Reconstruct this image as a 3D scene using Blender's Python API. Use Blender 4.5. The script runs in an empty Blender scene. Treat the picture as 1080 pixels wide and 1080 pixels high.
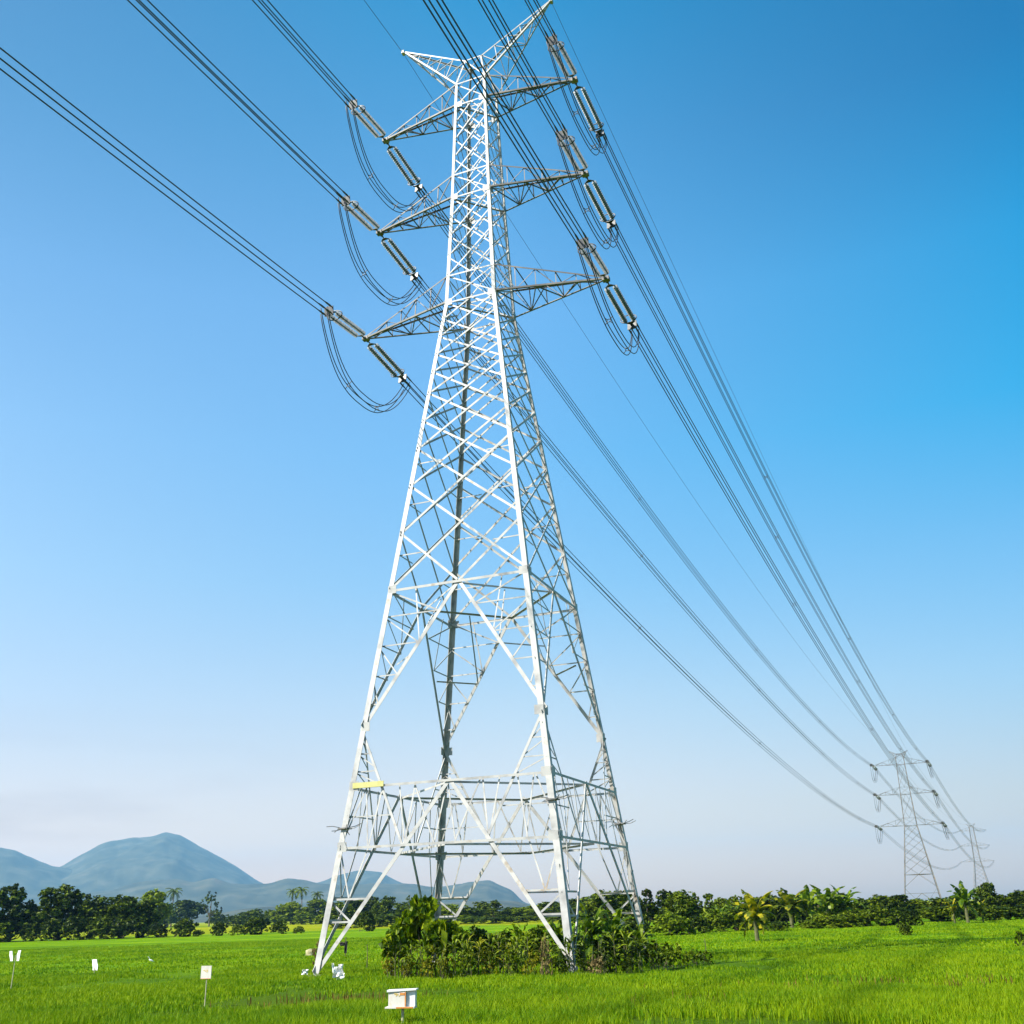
import bpy, math, random
import numpy as np
from mathutils import Vector, Matrix
from math import radians as R, sin, cos, pi, tan, atan2, sqrt

sc = bpy.context.scene
col = sc.collection

# ------------------------------------------------------------ camera, sky, sun, exposure
PITCH, ROLL, FPX, EYE = 0.37676, 0.03, 1066.85, 2.333
SUN_AZ, SUN_EL = R(-117), R(46)          # azimuth clockwise from +Y
EXPOSURE = 1.25
SUN_STRENGTH, SKY_STRENGTH = 5.0, 0.05
HAZE_DENSITY = 0.66e-4

camd = bpy.data.cameras.new('camera')
cam = bpy.data.objects.new('camera', camd)
col.objects.link(cam)
sc.camera = cam
camd.sensor_width = 36.0
camd.lens = FPX / 1080.0 * 36.0
camd.clip_start = 0.1
camd.clip_end = 40000
_cp, _sp, _cr, _sr = cos(PITCH), sin(PITCH), cos(ROLL), sin(ROLL)
_F = Vector((0, _cp, _sp)); _U = Vector((0, -_sp, _cp)); _Rt = Vector((1, 0, 0))
_ex = _Rt * _cr - _U * _sr
_ey = _Rt * _sr + _U * _cr
_ez = -_F
cam.matrix_world = Matrix(((_ex.x, _ey.x, _ez.x, 0), (_ex.y, _ey.y, _ez.y, 0), (_ex.z, _ey.z, _ez.z, EYE), (0, 0, 0, 1)))

def ray_dir(x, y):
    """direction in the world that a point of the 1080 px photograph lies in"""
    d = _F * FPX + _ex * (x - 540.0) - _ey * (y - 540.0)
    return d
def at(x, Y, y=955):
    """ground position at forward distance Y on the bearing of column x"""
    d = ray_dir(x, y)
    return d.x / d.y * Y, Y

world = bpy.data.worlds.new('World')
sc.world = world
world.use_nodes = True
wt = world.node_tree
wt.nodes.clear()
def N(t, kind, loc=None, **kw):
    n = t.nodes.new(kind)
    for k, v in kw.items():
        if k.startswith('i_'):
            n.inputs[k[2:].replace('_', ' ')].default_value = v
        else:
            setattr(n, k, v)
    return n
def tone(stops, k):
    return [(p, tuple(x * k for x in c)) for p, c in stops]
def ramp(t, stops, interp='LINEAR'):
    n = t.nodes.new('ShaderNodeValToRGB')
    cr = n.color_ramp
    cr.interpolation = interp
    while len(cr.elements) > 1:
        cr.elements.remove(cr.elements[-1])
    cr.elements[0].position = stops[0][0]
    cr.elements[0].color = (*stops[0][1], 1) if not isinstance(stops[0][1], float) else (stops[0][1],) * 3 + (1,)
    for p, c in stops[1:]:
        e = cr.elements.new(p)
        e.color = (*c, 1) if not isinstance(c, float) else (c, c, c, 1)
    return n
def mixc(t, fac, a, b, mode='MIX'):
    n = t.nodes.new('ShaderNodeMix')
    n.data_type = 'RGBA'
    n.blend_type = mode
    for s, v in ((n.inputs['Factor'], fac), (n.inputs[6], a), (n.inputs[7], b)):
        if hasattr(v, 'is_output'):
            t.links.new(v, s)
        elif isinstance(v, tuple):
            s.default_value = (*v, 1) if len(v) == 3 else v
        else:
            s.default_value = v
    return n.outputs[2]

sky = N(wt, 'ShaderNodeTexSky', sky_type='NISHITA')
sky.sun_disc = False
sky.sun_elevation = SUN_EL
sky.sun_rotation = SUN_AZ
sky.altitude = 50
sky.air_density = 1.0
sky.dust_density = 1.0
sky.ozone_density = 1.5
tc = N(wt, 'ShaderNodeTexCoord')
sep = N(wt, 'ShaderNodeSeparateXYZ')
wt.links.new(tc.outputs['Generated'], sep.inputs[0])
# clear tropical air: deeper blue with height and away from the sun, palest at the horizon
#TINT#
SKY_Z = [0.0, 0.05, 0.11, 0.19, 0.3, 0.42, 0.54, 0.66, 0.76]
SKY_L = [(2.881, 1.436, 0.842), (2.601, 1.447, 1.014), (2.340, 1.565, 1.279), (2.100, 1.776, 1.597), (1.951, 2.044, 1.886), (1.741, 2.130, 2.077), (1.296, 1.945, 2.047), (0.734, 1.574, 1.734), (0.519, 1.318, 1.568)]
SKY_C = [(2.246, 1.370, 0.760), (2.218, 1.374, 0.959), (2.181, 1.528, 1.235), (1.985, 1.746, 1.492), (1.465, 1.966, 1.919), (1.269, 2.220, 2.341), (1.384, 2.427, 2.620), (0.814, 2.147, 2.412), (0.154, 1.848, 2.180)]
SKY_R = [(1.532, 0.839, 0.281), (1.347, 0.804, 0.485), (1.189, 0.990, 0.860), (0.999, 1.259, 1.259), (0.672, 1.455, 1.606), (0.038, 1.656, 1.940), (0.010, 1.692, 2.072), (0.031, 1.201, 1.673), (0.010, 1.155, 1.605)]
#ENDTINT#
TS = 8.0
ZEN = [(0.90, (0.35, 0.8, 1.1)), (1.0, (0.3, 0.6, 0.9))]     # darkest overhead
def tint_ramp(cols):
    n = ramp(wt, [(z, tuple(c / TS for c in v)) for z, v in list(zip(SKY_Z, cols)) + ZEN])
    wt.links.new(sep.outputs['Z'], n.inputs[0])
    return n.outputs[0]
flat = N(wt, 'ShaderNodeVectorMath', operation='MULTIPLY')
flat.inputs[1].default_value = (1, 1, 0)
wt.links.new(tc.outputs['Generated'], flat.inputs[0])
flatn = N(wt, 'ShaderNodeVectorMath', operation='NORMALIZE')
wt.links.new(flat.outputs[0], flatn.inputs[0])
sep2 = N(wt, 'ShaderNodeSeparateXYZ')
wt.links.new(flatn.outputs[0], sep2.inputs[0])
def sidefac(lo, hi):
    n = N(wt, 'ShaderNodeMapRange')
    n.inputs['From Min'].default_value = lo
    n.inputs['From Max'].default_value = hi
    wt.links.new(sep2.outputs['X'], n.inputs['Value'])
    return n.outputs[0]
tint = mixc(wt, sidefac(0.0, 0.55), mixc(wt, sidefac(-0.55, 0.0), tint_ramp(SKY_L), tint_ramp(SKY_C)), tint_ramp(SKY_R))
tscale = N(wt, 'ShaderNodeVectorMath', operation='SCALE')
tscale.inputs['Scale'].default_value = TS
wt.links.new(tint, tscale.inputs[0])
c2 = mixc(wt, 1.0, sky.outputs[0], tscale.outputs[0], 'MULTIPLY')
# thin smoke-grey bank low in the sky
mp = N(wt, 'ShaderNodeMapping')
mp.inputs['Scale'].default_value = (3.0, 3.0, 16.0)
wt.links.new(tc.outputs['Generated'], mp.inputs[0])
cn = N(wt, 'ShaderNodeTexNoise')
cn.inputs['Scale'].default_value = 1.6
cn.inputs['Detail'].default_value = 5.0
wt.links.new(mp.outputs[0], cn.inputs['Vector'])
cr_ = ramp(wt, [(0.42, 0.0), (0.68, 1.0)])
wt.links.new(cn.outputs['Fac'], cr_.inputs[0])
band = ramp(wt, [(0.0, 0.8), (0.09, 0.8), (0.19, 0.0)])
wt.links.new(sep.outputs['Z'], band.inputs[0])
cm = N(wt, 'ShaderNodeMath', operation='MULTIPLY')
wt.links.new(cr_.outputs[0], cm.inputs[0])
wt.links.new(mixc(wt, sidefac(-0.42, -0.1), band.outputs[0], (0.0, 0.0, 0.0)), cm.inputs[1])
c3 = mixc(wt, cm.outputs[0], c2, mixc(wt, 1.0, c2, (0.78, 0.74, 0.76), 'MULTIPLY'))
bg = N(wt, 'ShaderNodeBackground')
bg.inputs['Strength'].default_value = SKY_STRENGTH
wt.links.new(c3, bg.inputs['Color'])
wo = N(wt, 'ShaderNodeOutputWorld')
wt.links.new(bg.outputs[0], wo.inputs['Surface'])

sund = bpy.data.lights.new('sun', 'SUN')
sund.energy = SUN_STRENGTH
sund.angle = R(0.53)
sund.color = (1.0, 0.95, 0.86)
sun = bpy.data.objects.new('sun', sund)
col.objects.link(sun)
_sd = Vector((sin(SUN_AZ) * cos(SUN_EL), cos(SUN_AZ) * cos(SUN_EL), sin(SUN_EL)))
sun.rotation_euler = _sd.to_track_quat('Z', 'Y').to_euler()
sun.location = _sd * 100

sc.view_settings.view_transform = 'Standard'
sc.view_settings.look = 'None'
sc.view_settings.exposure = EXPOSURE
sc.view_settings.gamma = 1.0
sc.cycles.use_denoising = True
sc.cycles.max_bounces = 6
sc.cycles.volume_bounces = 0
sc.cycles.transparent_max_bounces = 8

# ------------------------------------------------------------ helpers
rng = np.random.default_rng(7)
random.seed(7)

def tag(o, label=None, cat=None, group=None, kind=None):
    if label: o['label'] = label
    if cat: o['category'] = cat
    if group: o['group'] = group
    if kind: o['kind'] = kind
    return o
def empty(name, loc=(0, 0, 0), rz=0.0):
    o = bpy.data.objects.new(name, None)
    o.empty_display_size = 0.3
    col.objects.link(o)
    o.location = loc
    o.rotation_euler = (0, 0, rz)
    return o
def copy_tree(o, parent=None):
    c = o.copy()
    col.objects.link(c)
    if parent: c.parent = parent
    for ch in list(o.children):
        copy_tree(ch, c)
    return c

class MB:
    """collects shapes and links them as one mesh object"""
    def __init__(s):
        s.v = []; s.f = []
    def add(s, vs, fs):
        b = len(s.v)
        s.v += [tuple(x) for x in vs]
        s.f += [tuple(i + b for i in f) for f in fs]
    def angle(s, p, q, w, t, a, b, k=0.76, wb=None):
        """rolled steel angle from p to q, flanges along a and b"""
        w, t = w * k, t * k
        p, q = Vector(p), Vector(q)
        d = (q - p)
        if d.length < 1e-4: return
        d.normalize()
        a = Vector(a); a = a - d * a.dot(d)
        if a.length < 1e-4: a = d.orthogonal()
        a.normalize()
        b = Vector(b); b = b - d * b.dot(d) - a * b.dot(a)
        if b.length < 1e-4: b = d.cross(a)
        b.normalize()
        v = w if wb is None else max(w * wb, t * 2)
        pr = ((0, 0), (w, 0), (w, t), (t, t), (t, v), (0, v))
        vs = [e + a * x + b * y for e in (p, q) for x, y in pr]
        fs = [(i, (i + 1) % 6, 6 + (i + 1) % 6, 6 + i) for i in range(6)]
        fs += [(0, 3, 2, 1), (0, 5, 4, 3), (6, 7, 8, 9), (6, 9, 10, 11)]
        s.add(vs, fs)
    def box(s, c, sx, sy, sz, ax=None):
        c = Vector(c)
        X, Y, Z = ax if ax else (Vector((1, 0, 0)), Vector((0, 1, 0)), Vector((0, 0, 1)))
        vs = [c + X * (sx / 2 * i) + Y * (sy / 2 * j) + Z * (sz / 2 * k) for k in (-1, 1) for j in (-1, 1) for i in (-1, 1)]
        s.add(vs, [(0, 2, 3, 1), (4, 5, 7, 6), (0, 1, 5, 4), (2, 6, 7, 3), (0, 4, 6, 2), (1, 3, 7, 5)])
    def tube(s, pts, r, n=6, cap=True):
        pts = [Vector(p) for p in pts]
        rs = r if isinstance(r, (list, tuple)) else [r] * len(pts)
        vs = []; fs = []
        prev = None
        for i, p in enumerate(pts):
            d = pts[min(i + 1, len(pts) - 1)] - pts[max(i - 1, 0)]
            d.normalize()
            if prev is None:
                u = d.orthogonal().normalized()
            else:
                u = (prev - d * prev.dot(d)).normalized()
            prev = u
            w = d.cross(u)
            for k in range(n):
                an = 2 * pi * k / n
                vs.append(p + (u * cos(an) + w * sin(an)) * rs[i])
        for i in range(len(pts) - 1):
            for k in range(n):
                fs.append((i * n + k, i * n + (k + 1) % n, (i + 1) * n + (k + 1) % n, (i + 1) * n + k))
        if cap:
            fs.append(tuple(range(n))[::-1]); fs.append(tuple((len(pts) - 1) * n + k for k in range(n)))
        s.add(vs, fs)
    def lathe_x(s, prof, n=10, off=(0, 0, 0)):
        """profile of (x, r) turned about the X axis"""
        vs = []; fs = []
        for x, r in prof:
            for k in range(n):
                an = 2 * pi * k / n
                vs.append((off[0] + x, off[1] + r * cos(an), off[2] + r * sin(an)))
        for i in range(len(prof) - 1):
            for k in range(n):
                fs.append((i * n + k, i * n + (k + 1) % n, (i + 1) * n + (k + 1) % n, (i + 1) * n + k))
        s.add(vs, fs)
    def build(s, name, mat, parent=None, smooth=False):
        me = bpy.data.meshes.new(name)
        me.from_pydata(s.v, [], s.f)
        if mat: me.materials.append(mat)
        if smooth:
            me.polygons.foreach_set('use_smooth', [True] * len(me.polygons))
        me.update()
        o = bpy.data.objects.new(name, me)
        col.objects.link(o)
        if parent: o.parent = parent
        return o

def np_mesh(name, V, faces_list, mat, parent=None, mats=None, midx=None, link=True):
    """fast mesh from arrays: faces_list is a list of (n,k) index arrays"""
    me = bpy.data.meshes.new(name)
    V = np.asarray(V, dtype=np.float32).reshape(-1, 3)
    me.vertices.add(len(V))
    me.vertices.foreach_set('co', V.ravel())
    loops = np.concatenate([f.ravel() for f in faces_list]).astype(np.int32)
    tot = np.concatenate([np.full(len(f), f.shape[1]) for f in faces_list]).astype(np.int32)
    st = np.concatenate([[0], np.cumsum(tot)[:-1]]).astype(np.int32)
    me.loops.add(len(loops))
    me.loops.foreach_set('vertex_index', loops)
    me.polygons.add(len(tot))
    me.polygons.foreach_set('loop_start', st)
    me.polygons.foreach_set('loop_total', tot)
    for m in (mats or [mat]): me.materials.append(m)
    if midx is not None:
        me.polygons.foreach_set('material_index', np.asarray(midx, dtype=np.int32))
    me.update(calc_edges=True)
    if not link: return me
    o = bpy.data.objects.new(name, me)
    col.objects.link(o)
    if parent: o.parent = parent
    return o

# ------------------------------------------------------------ materials
def new_mat(name):
    m = bpy.data.materials.new(name)
    m.use_nodes = True
    t = m.node_tree
    b = t.nodes['Principled BSDF']
    return m, t, b
def noise(t, scale, detail=4.0, coord='Object', vec=None):
    tcn = t.nodes.new('ShaderNodeTexCoord')
    n = t.nodes.new('ShaderNodeTexNoise')
    n.inputs['Scale'].default_value = scale
    n.inputs['Detail'].default_value = detail
    t.links.new(tcn.outputs[coord] if vec is None else vec, n.inputs['Vector'])
    return n
def mat_noise(name, stops, scale, rough=0.6, metal=0.0, detail=5.0, bump=0.0, bscale=None, spec=0.4):
    m, t, b = new_mat(name)
    n = noise(t, scale, detail)
    r = ramp(t, tone(stops, 0.78))
    t.links.new(n.outputs['Fac'], r.inputs[0])
    t.links.new(r.outputs[0], b.inputs['Base Color'])
    b.inputs['Roughness'].default_value = rough
    b.inputs['Metallic'].default_value = metal
    b.inputs['Specular IOR Level'].default_value = spec
    if bump:
        n2 = noise(t, bscale or scale * 4, 3.0)
        bp = t.nodes.new('ShaderNodeBump')
        bp.inputs['Strength'].default_value = bump
        t.links.new(n2.outputs['Fac'], bp.inputs['Height'])
        t.links.new(bp.outputs[0], b.inputs['Normal'])
    return m
def leaf_mat(name, dark, mid, light, scale=0.6, trans=0.3, rough=0.5, island=True, tip=None):
    """leaves: colour varies from leaf to leaf and over broad patches"""
    m, t, b = new_mat(name)
    n = noise(t, scale, 3.0)
    geo = t.nodes.new('ShaderNodeNewGeometry')
    oi = t.nodes.new('ShaderNodeObjectInfo')
    ad = N(t, 'ShaderNodeMath', operation='MULTIPLY_ADD')
    t.links.new(geo.outputs['Random Per Island'], ad.inputs[0])
    ad.inputs[1].default_value = 0.45
    t.links.new(n.outputs['Fac'], ad.inputs[2])
    ad2 = N(t, 'ShaderNodeMath', operation='MULTIPLY_ADD')
    t.links.new(oi.outputs['Random'], ad2.inputs[0])
    ad2.inputs[1].default_value = 0.22
    t.links.new(ad.outputs[0], ad2.inputs[2])
    r = ramp(t, tone([(0.45, dark), (0.8, mid), (1.0, light)], 0.76))
    t.links.new(ad2.outputs[0], r.inputs[0])
    t.links.new(r.outputs[0], b.inputs['Base Color'])
    b.inputs['Roughness'].default_value = rough
    b.inputs['Specular IOR Level'].default_value = 0.12
    tr = t.nodes.new('ShaderNodeBsdfTranslucent')
    t.links.new(mixc(t, 1.0, r.outputs[0], (1.05, 1.2, 0.45), 'MULTIPLY'), tr.inputs['Color'])
    mx = t.nodes.new('ShaderNodeMixShader')
    mx.inputs[0].default_value = trans
    t.links.new(b.outputs[0], mx.inputs[1])
    t.links.new(tr.outputs[0], mx.inputs[2])
    t.links.new(mx.outputs[0], t.nodes['Material Output'].inputs['Surface'])
    return m

M = {}
M['steel'] = mat_noise('galvanised_steel', [(0.28, (0.25, 0.245, 0.24)), (0.42, (0.39, 0.38, 0.365)), (0.5, (0.46, 0.45, 0.43)), (0.6, (0.49, 0.475, 0.45)), (0.68, (0.36, 0.31, 0.25)), (0.76, (0.24, 0.15, 0.09))], 1.3, rough=0.5, metal=0.0, detail=8)
M['steel_arm'] = mat_noise('shade_dark_rusty_steel', [(0.3, (0.085, 0.080, 0.075)), (0.5, (0.15, 0.14, 0.13)), (0.62, (0.24, 0.22, 0.20)), (0.74, (0.20, 0.13, 0.08))], 0.8, rough=0.6, detail=8)  # dark grey base paints shade into the crossarms; brown patches are rust
M['steel_dull'] = mat_noise('weathered_steel', [(0.3, (0.12, 0.12, 0.12)), (0.6, (0.20, 0.195, 0.19)), (0.75, (0.20, 0.16, 0.12))], 1.2, rough=0.6, metal=0.2)
M['wire'] = mat_noise('aluminium_cable', [(0.3, (0.035, 0.038, 0.045)), (0.7, (0.07, 0.07, 0.075))], 3.0, rough=0.55, metal=0.2)
M['insulator'] = mat_noise('grey_porcelain', [(0.3, (0.13, 0.15, 0.17)), (0.5, (0.24, 0.27, 0.30)), (0.75, (0.42, 0.46, 0.49))], 5.0, rough=0.25)
M['fitting'] = mat_noise('line_fitting_steel', [(0.3, (0.05, 0.052, 0.055)), (0.7, (0.11, 0.11, 0.11))], 4.0, rough=0.5, metal=0.5)
M['concrete'] = mat_noise('concrete', [(0.3, (0.25, 0.24, 0.22)), (0.7, (0.42, 0.40, 0.37))], 3.0, rough=0.9, bump=0.3)
M['yellow'] = mat_noise('yellow_paint', [(0.3, (0.50, 0.46, 0.14)), (0.7, (0.60, 0.57, 0.24))], 2.0, rough=0.5)
#MATS2#

# ------------------------------------------------------------ lattice towers
Z = Vector((0, 0, 1))
TALL = dict(w0=6.25, z1=5.44, z2=8.26, z3=11.16, z4=18.45, z5=37.12, z6=39.10, z7=45.14, z8=46.97, z9=52.87, z10=54.70, z11=57.2, zt=60.48,
            w5=1.672, w7=1.36, w9=1.10, w10=1.10, a5=8.055, a7=7.22, a9=6.92, ae=5.69,
            panels=[18.45, 21.72, 24.61, 26.95, 28.78, 30.66, 32.12, 33.36, 34.62, 35.90, 37.12])
SHORT = dict(TALL)
for k in ('z5', 'z6', 'z7', 'z8', 'z9', 'z10', 'z11', 'zt'): SHORT[k] = TALL[k] - 16.45
SHORT.update(zt=SHORT['z10'] + 1.7, z11=SHORT['z10'] + 1.0, ae=2.2, w0=4.9, z1=2.6, z2=4.0, z3=5.4, z4=8.6, panels=[8.6, 11.0, 13.2, 15.2, 17.0, 18.9, SHORT['z5']])

def lattice_tower(D, loc, yaw, label, group, name='transmission_tower', detail=True):
    root = tag(empty(name, loc, yaw), label, 'pylon', group)
    def W(z):
        if z <= D['z5']: return D['w0'] + (D['w5'] - D['w0']) * z / D['z5']
        return float(np.interp(z, [D['z5'], D['z7'], D['z9'], D['z10']], [D['w5'], D['w7'], D['w9'], D['w10']]))
    K = 1.0 if detail else 0.42
    mat = M['steel'] if detail else M['steel_dull']
    # legs
    for sx, sy in ((-1, -1), (1, -1), (1, 1), (-1, 1)):
        mb = MB()
        zs = [-0.3, D['z2'], D['z4'], (D['z4'] + D['z5']) / 2, D['z5'], D['z7'], D['z10'] + 0.05]
        ws = [0.36, 0.34, 0.32, 0.28, 0.26, 0.22]
        for i in range(len(zs) - 1):
            p = (sx * W(zs[i]), sy * W(zs[i]), zs[i]); q = (sx * W(zs[i + 1]), sy * W(zs[i + 1]), zs[i + 1])
            mb.angle(p, q, ws[i] * (1.0 if detail else 1.05), 0.035, (-sx, 0, 0), (0, -sy, 0), 0.84)
        if detail:
            for z in (D['z1'], D['z2'], D['z3'], D['z4'], D['z5'], D['z7'], D['z9']):    # gusset plates just outside the leg
                w = W(z)
                mb.box((sx * (w - 0.25), sy * (w + 0.014), z), 0.46, 0.02, 0.44)
                mb.box((sx * (w + 0.014), sy * (w - 0.25), z), 0.02, 0.46, 0.44)
        leg = mb.build('leg', mat, root)
        if detail:
            fb = MB()
            fb.box((sx * (D['w0'] - 0.1), sy * (D['w0'] - 0.1), -0.22), 0.8, 0.8, 0.34)
            fb.build('footing', M['concrete'], leg)
    # the four faces: T maps (u along the face, z) to the face of the body
    for fi in range(4):
        an = fi * pi / 2
        ca, sa = round(cos(an)), round(sin(an))
        n = Vector((sa, -ca, 0))                  # outward: fi 0 faces -y
        ex = Vector((ca, sa, 0))
        def P(u, z, off=0.0):
            return ex * u + n * (W(z) + off) + Z * z
        def bar(mb, u1, z1, u2, z2, w, off=0.0):
            p, q = P(u1, z1, off), P(u2, z2, off)
            d = (q - p).normalized()
            mb.angle(p, q, w * K, max(0.014, w * 0.12), d.cross(n), -n, wb=0.22)
        z1, z2, z3, z4, z5 = (D[k] for k in ('z1', 'z2', 'z3', 'z4', 'z5'))
        w0 = D['w0']
        lo = MB()
        uN = w0 * (1 - z1 / z2)
        for s in (-1, 1):
            bar(lo, s * w0, 0.0, 0, z2, 0.24, -0.05)                 # foot diagonal up to the middle of the belt
            bar(lo, s * W(z3), z3, s * uN, z1, 0.17, -0.09)           # from the knee on the leg down to the belt
            bar(lo, s * W(z3), z3, 0, z4, 0.24, -0.05)               # knee up to the waist
            if detail:
                uk = lambda z: W(z3) + (uN - W(z3)) * (z3 - z) / (z3 - z1)
                fd = lambda z: w0 * (1 - z / z2)
                md = lambda z: W(z3) * (z4 - z) / (z4 - z3)
                # small bracing between the leg and the foot diagonal
                za, zb = z1 * 0.58, z1 * 0.40
                bar(lo, s * W(za), za, s * fd(za), za, 0.11, -0.12)
                bar(lo, s * W(zb), zb, s * fd(zb), zb, 0.11, -0.12)
                bar(lo, s * W(za), za, s * fd(zb), zb, 0.11, -0.15)
                um = (W(za) + fd(za)) / 2
                bar(lo, s * um, za, s * W(z1), z1, 0.10, -0.15)
                bar(lo, s * um, za, s * (W(z1) * 0.55 + uN * 0.45), z1, 0.10, -0.17)
                bar(lo, s * W(z1 * .78), z1 * .78, s * (W(za) * .7 + um * .3), za, 0.08, -0.12)
                # belt web
                ut = uk(z2)
                bar(lo, s * (W(z1) * 0.55 + uN * 0.45), z1, s * ut, z2, 0.10, -0.13)
                bar(lo, s * W(z1), z1, s * (W(z2) * .5 + ut * .5), z2, 0.10, -0.15)
                bar(lo, s * (W(z2) * .5 + ut * .5), z2, s * (W(z1) * 0.55 + uN * 0.45), z1, 0.09, -0.17)
                bar(lo, s * uN, z1, s * (ut * 0.5), z2, 0.11, -0.13)
                bar(lo, s * uN, z1, s * (ut * 0.75), z2, 0.09, -0.15)
                bar(lo, s * (ut * 0.5), z2, s * uN * 0.25, z1, 0.10, -0.13)
                bar(lo, 0, z2, s * uN * 0.25, z1, 0.09, -0.17)
                zm = (z1 + z2) / 2
                bar(lo, s * W(zm), zm, s * uk(zm), zm, 0.08, -0.19)
                # knee triangle above the belt
                for k, (fa, fb2) in enumerate(((0.25, 0.25), (0.55, 0.55), (0.8, 0.8))):
                    zz = z2 + (z3 - z2) * fa
                    bar(lo, s * W(zz), zz, s * uk(zz), zz, 0.08, -0.12)
                    zp = z2 + (z3 - z2) * (fa - 0.25)
                    bar(lo, s * W(zz), zz, s * uk(zp), zp, 0.08, -0.15)
                # redundant members between waist, leg and knee diagonal
                fr = (0.16, 0.36, 0.58, 0.80)
                for k, f in enumerate(fr):
                    zz = z3 + (z4 - z3) * f
                    bar(lo, s * W(zz), zz, s * md(zz), zz, 0.09, -0.12)
                    zn = z3 + (z4 - z3) * (fr[k + 1] if k + 1 < len(fr) else 1.0)
                    if k + 1 < len(fr): bar(lo, s * W(zn), zn, s * md(zz), zz, 0.09, -0.15)
                    else: bar(lo, s * W(z4), z4, s * md(zz), zz, 0.11, -0.15)
                bar(lo, s * md(z3 + (z4 - z3) * .58), z3 + (z4 - z3) * .58, s * W(z4) * 0.62, z4, 0.09, -0.17)
        lo.build('leg_bracing', mat, root)
        for z, w in ((z1, 0.15), (z2, 0.15), (z4, 0.18)):
            be = MB()
            bar(be, -W(z), z, W(z), z, w, 0.02)
            be.build('belt', mat, root)
        up = MB()
        pz = D['panels']
        for s in (-1, 1):
            bar(up, 0, z4, s * W(pz[1]), pz[1], 0.17, -0.05 - 0.03 * s)
            for i in range(len(pz) - 2):
                wd = 0.17 - 0.05 * i / len(pz)
                bar(up, s * W(pz[i]), pz[i], -s * W(pz[i + 2]), pz[i + 2], wd, -0.05 - 0.03 * s)
            bar(up, s * W(pz[-2]), pz[-2], 0, z5, 0.12, -0.05 - 0.03 * s)
            if detail:
                for i in (0, 1, 2):
                    zz = pz[i] + (pz[i + 1] - pz[i]) * 0.62
                    bar(up, s * W(zz), zz, s * W(zz) * (0.52 - 0.03 * i), zz, 0.09, -0.13)
        # waist of the head: double lattice between the crossarm levels
        def head(za, zb, m):
            zz = [za + (zb - za) * i / m for i in range(m + 1)]
            for s in (-1, 1):
                if m == 1:
                    bar(up, s * W(za), za, -s * W(zb), zb, 0.11, -0.05 - 0.03 * s)
                else:
                    for i in range(m - 1):
                        bar(up, s * W(zz[i]), zz[i], -s * W(zz[i + 2]), zz[i + 2], 0.115, -0.05 - 0.03 * s)
                    bar(up, s * W(zz[1]), zz[1], 0, zz[0], 0.10, -0.05 - 0.03 * s)
                    bar(up, s * W(zz[-2]), zz[-2], 0, zz[-1], 0.10, -0.05 - 0.03 * s)
        mm = 4 if detail else 2
        head(D['z5'], D['z6'], 1); head(D['z6'], D['z7'], mm); head(D['z7'], D['z8'], 1); head(D['z8'], D['z9'], mm); head(D['z9'], D['z10'], 1)
        for z in (D['z5'], D['z6'], D['z7'], D['z8'], D['z9'], D['z10']):
            bar(up, -W(z), z, W(z), z, 0.13, 0.02)
        up.build('face_lattice', mat, root)
    # level bracing inside the body
    for z in ((D['z1'], D['z2'], D['z4']) if detail else (D['z4'],)):
        lv = MB()
        w = W(z) - 0.12
        q = [(0, -w, z - .06), (w, 0, z - .06), (0, w, z - .06), (-w, 0, z - .06)]
        for i in range(4):
            lv.angle(q[i], q[(i + 1) % 4], 0.13, 0.015, (0, 0, -1), (-q[i][0], -q[i][1], 0))
        lv.build('plan_bracing', mat, root)
    for z in (D['z5'], D['z7'], D['z9']):
        w = W(z) - 0.1
        lv = MB()
        lv.angle((-w, -w, z - .05), (w, w, z - .05), 0.1, 0.013, (0, 0, -1), (1, -1, 0))
        lv.angle((w, -w, z - .1), (-w, w, z - .1), 0.1, 0.013, (0, 0, -1), (1, 1, 0))
        lv.build('plan_bracing', mat, root)
    if detail:
        # hip bracing across each corner, below the belt
        for f in (0.58, 0.40):
            z = D['z1'] * f
            u = D['w0'] * (1 - z / D['z2']); w = W(z) - 0.2
            for sx, sy in ((-1, -1), (1, -1), (1, 1), (-1, 1)):
                hb = MB()
                hb.angle((sx * u, sy * w, z), (sx * w, sy * u, z), 0.09, 0.012, (0, 0, -1), (-sx, -sy, 0))
                hb.build('hip_brace', mat, root)
        z = (D['z3'] + D['z4']) / 2
        u = W(D['z3']) * 0.5; w = W(z) - 0.2
        for sx, sy in ((-1, -1), (1, -1), (1, 1), (-1, 1)):
            hb = MB()
            hb.angle((sx * u, sy * w, z), (sx * w, sy * u, z), 0.09, 0.012, (0, 0, -1), (-sx, -sy, 0))
            hb.build('hip_brace', mat, root)
            hb = MB()
            hb.angle((sx * u, sy * w, z), (sx * (W(D['z4']) - .2) * .5, sy * (W(D['z4']) - .2) * .5, D['z4'] - .2), 0.08, 0.012, (0, 0, -1), (-sx, -sy, 0))
            hb.build('hip_brace', mat, root)
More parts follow.
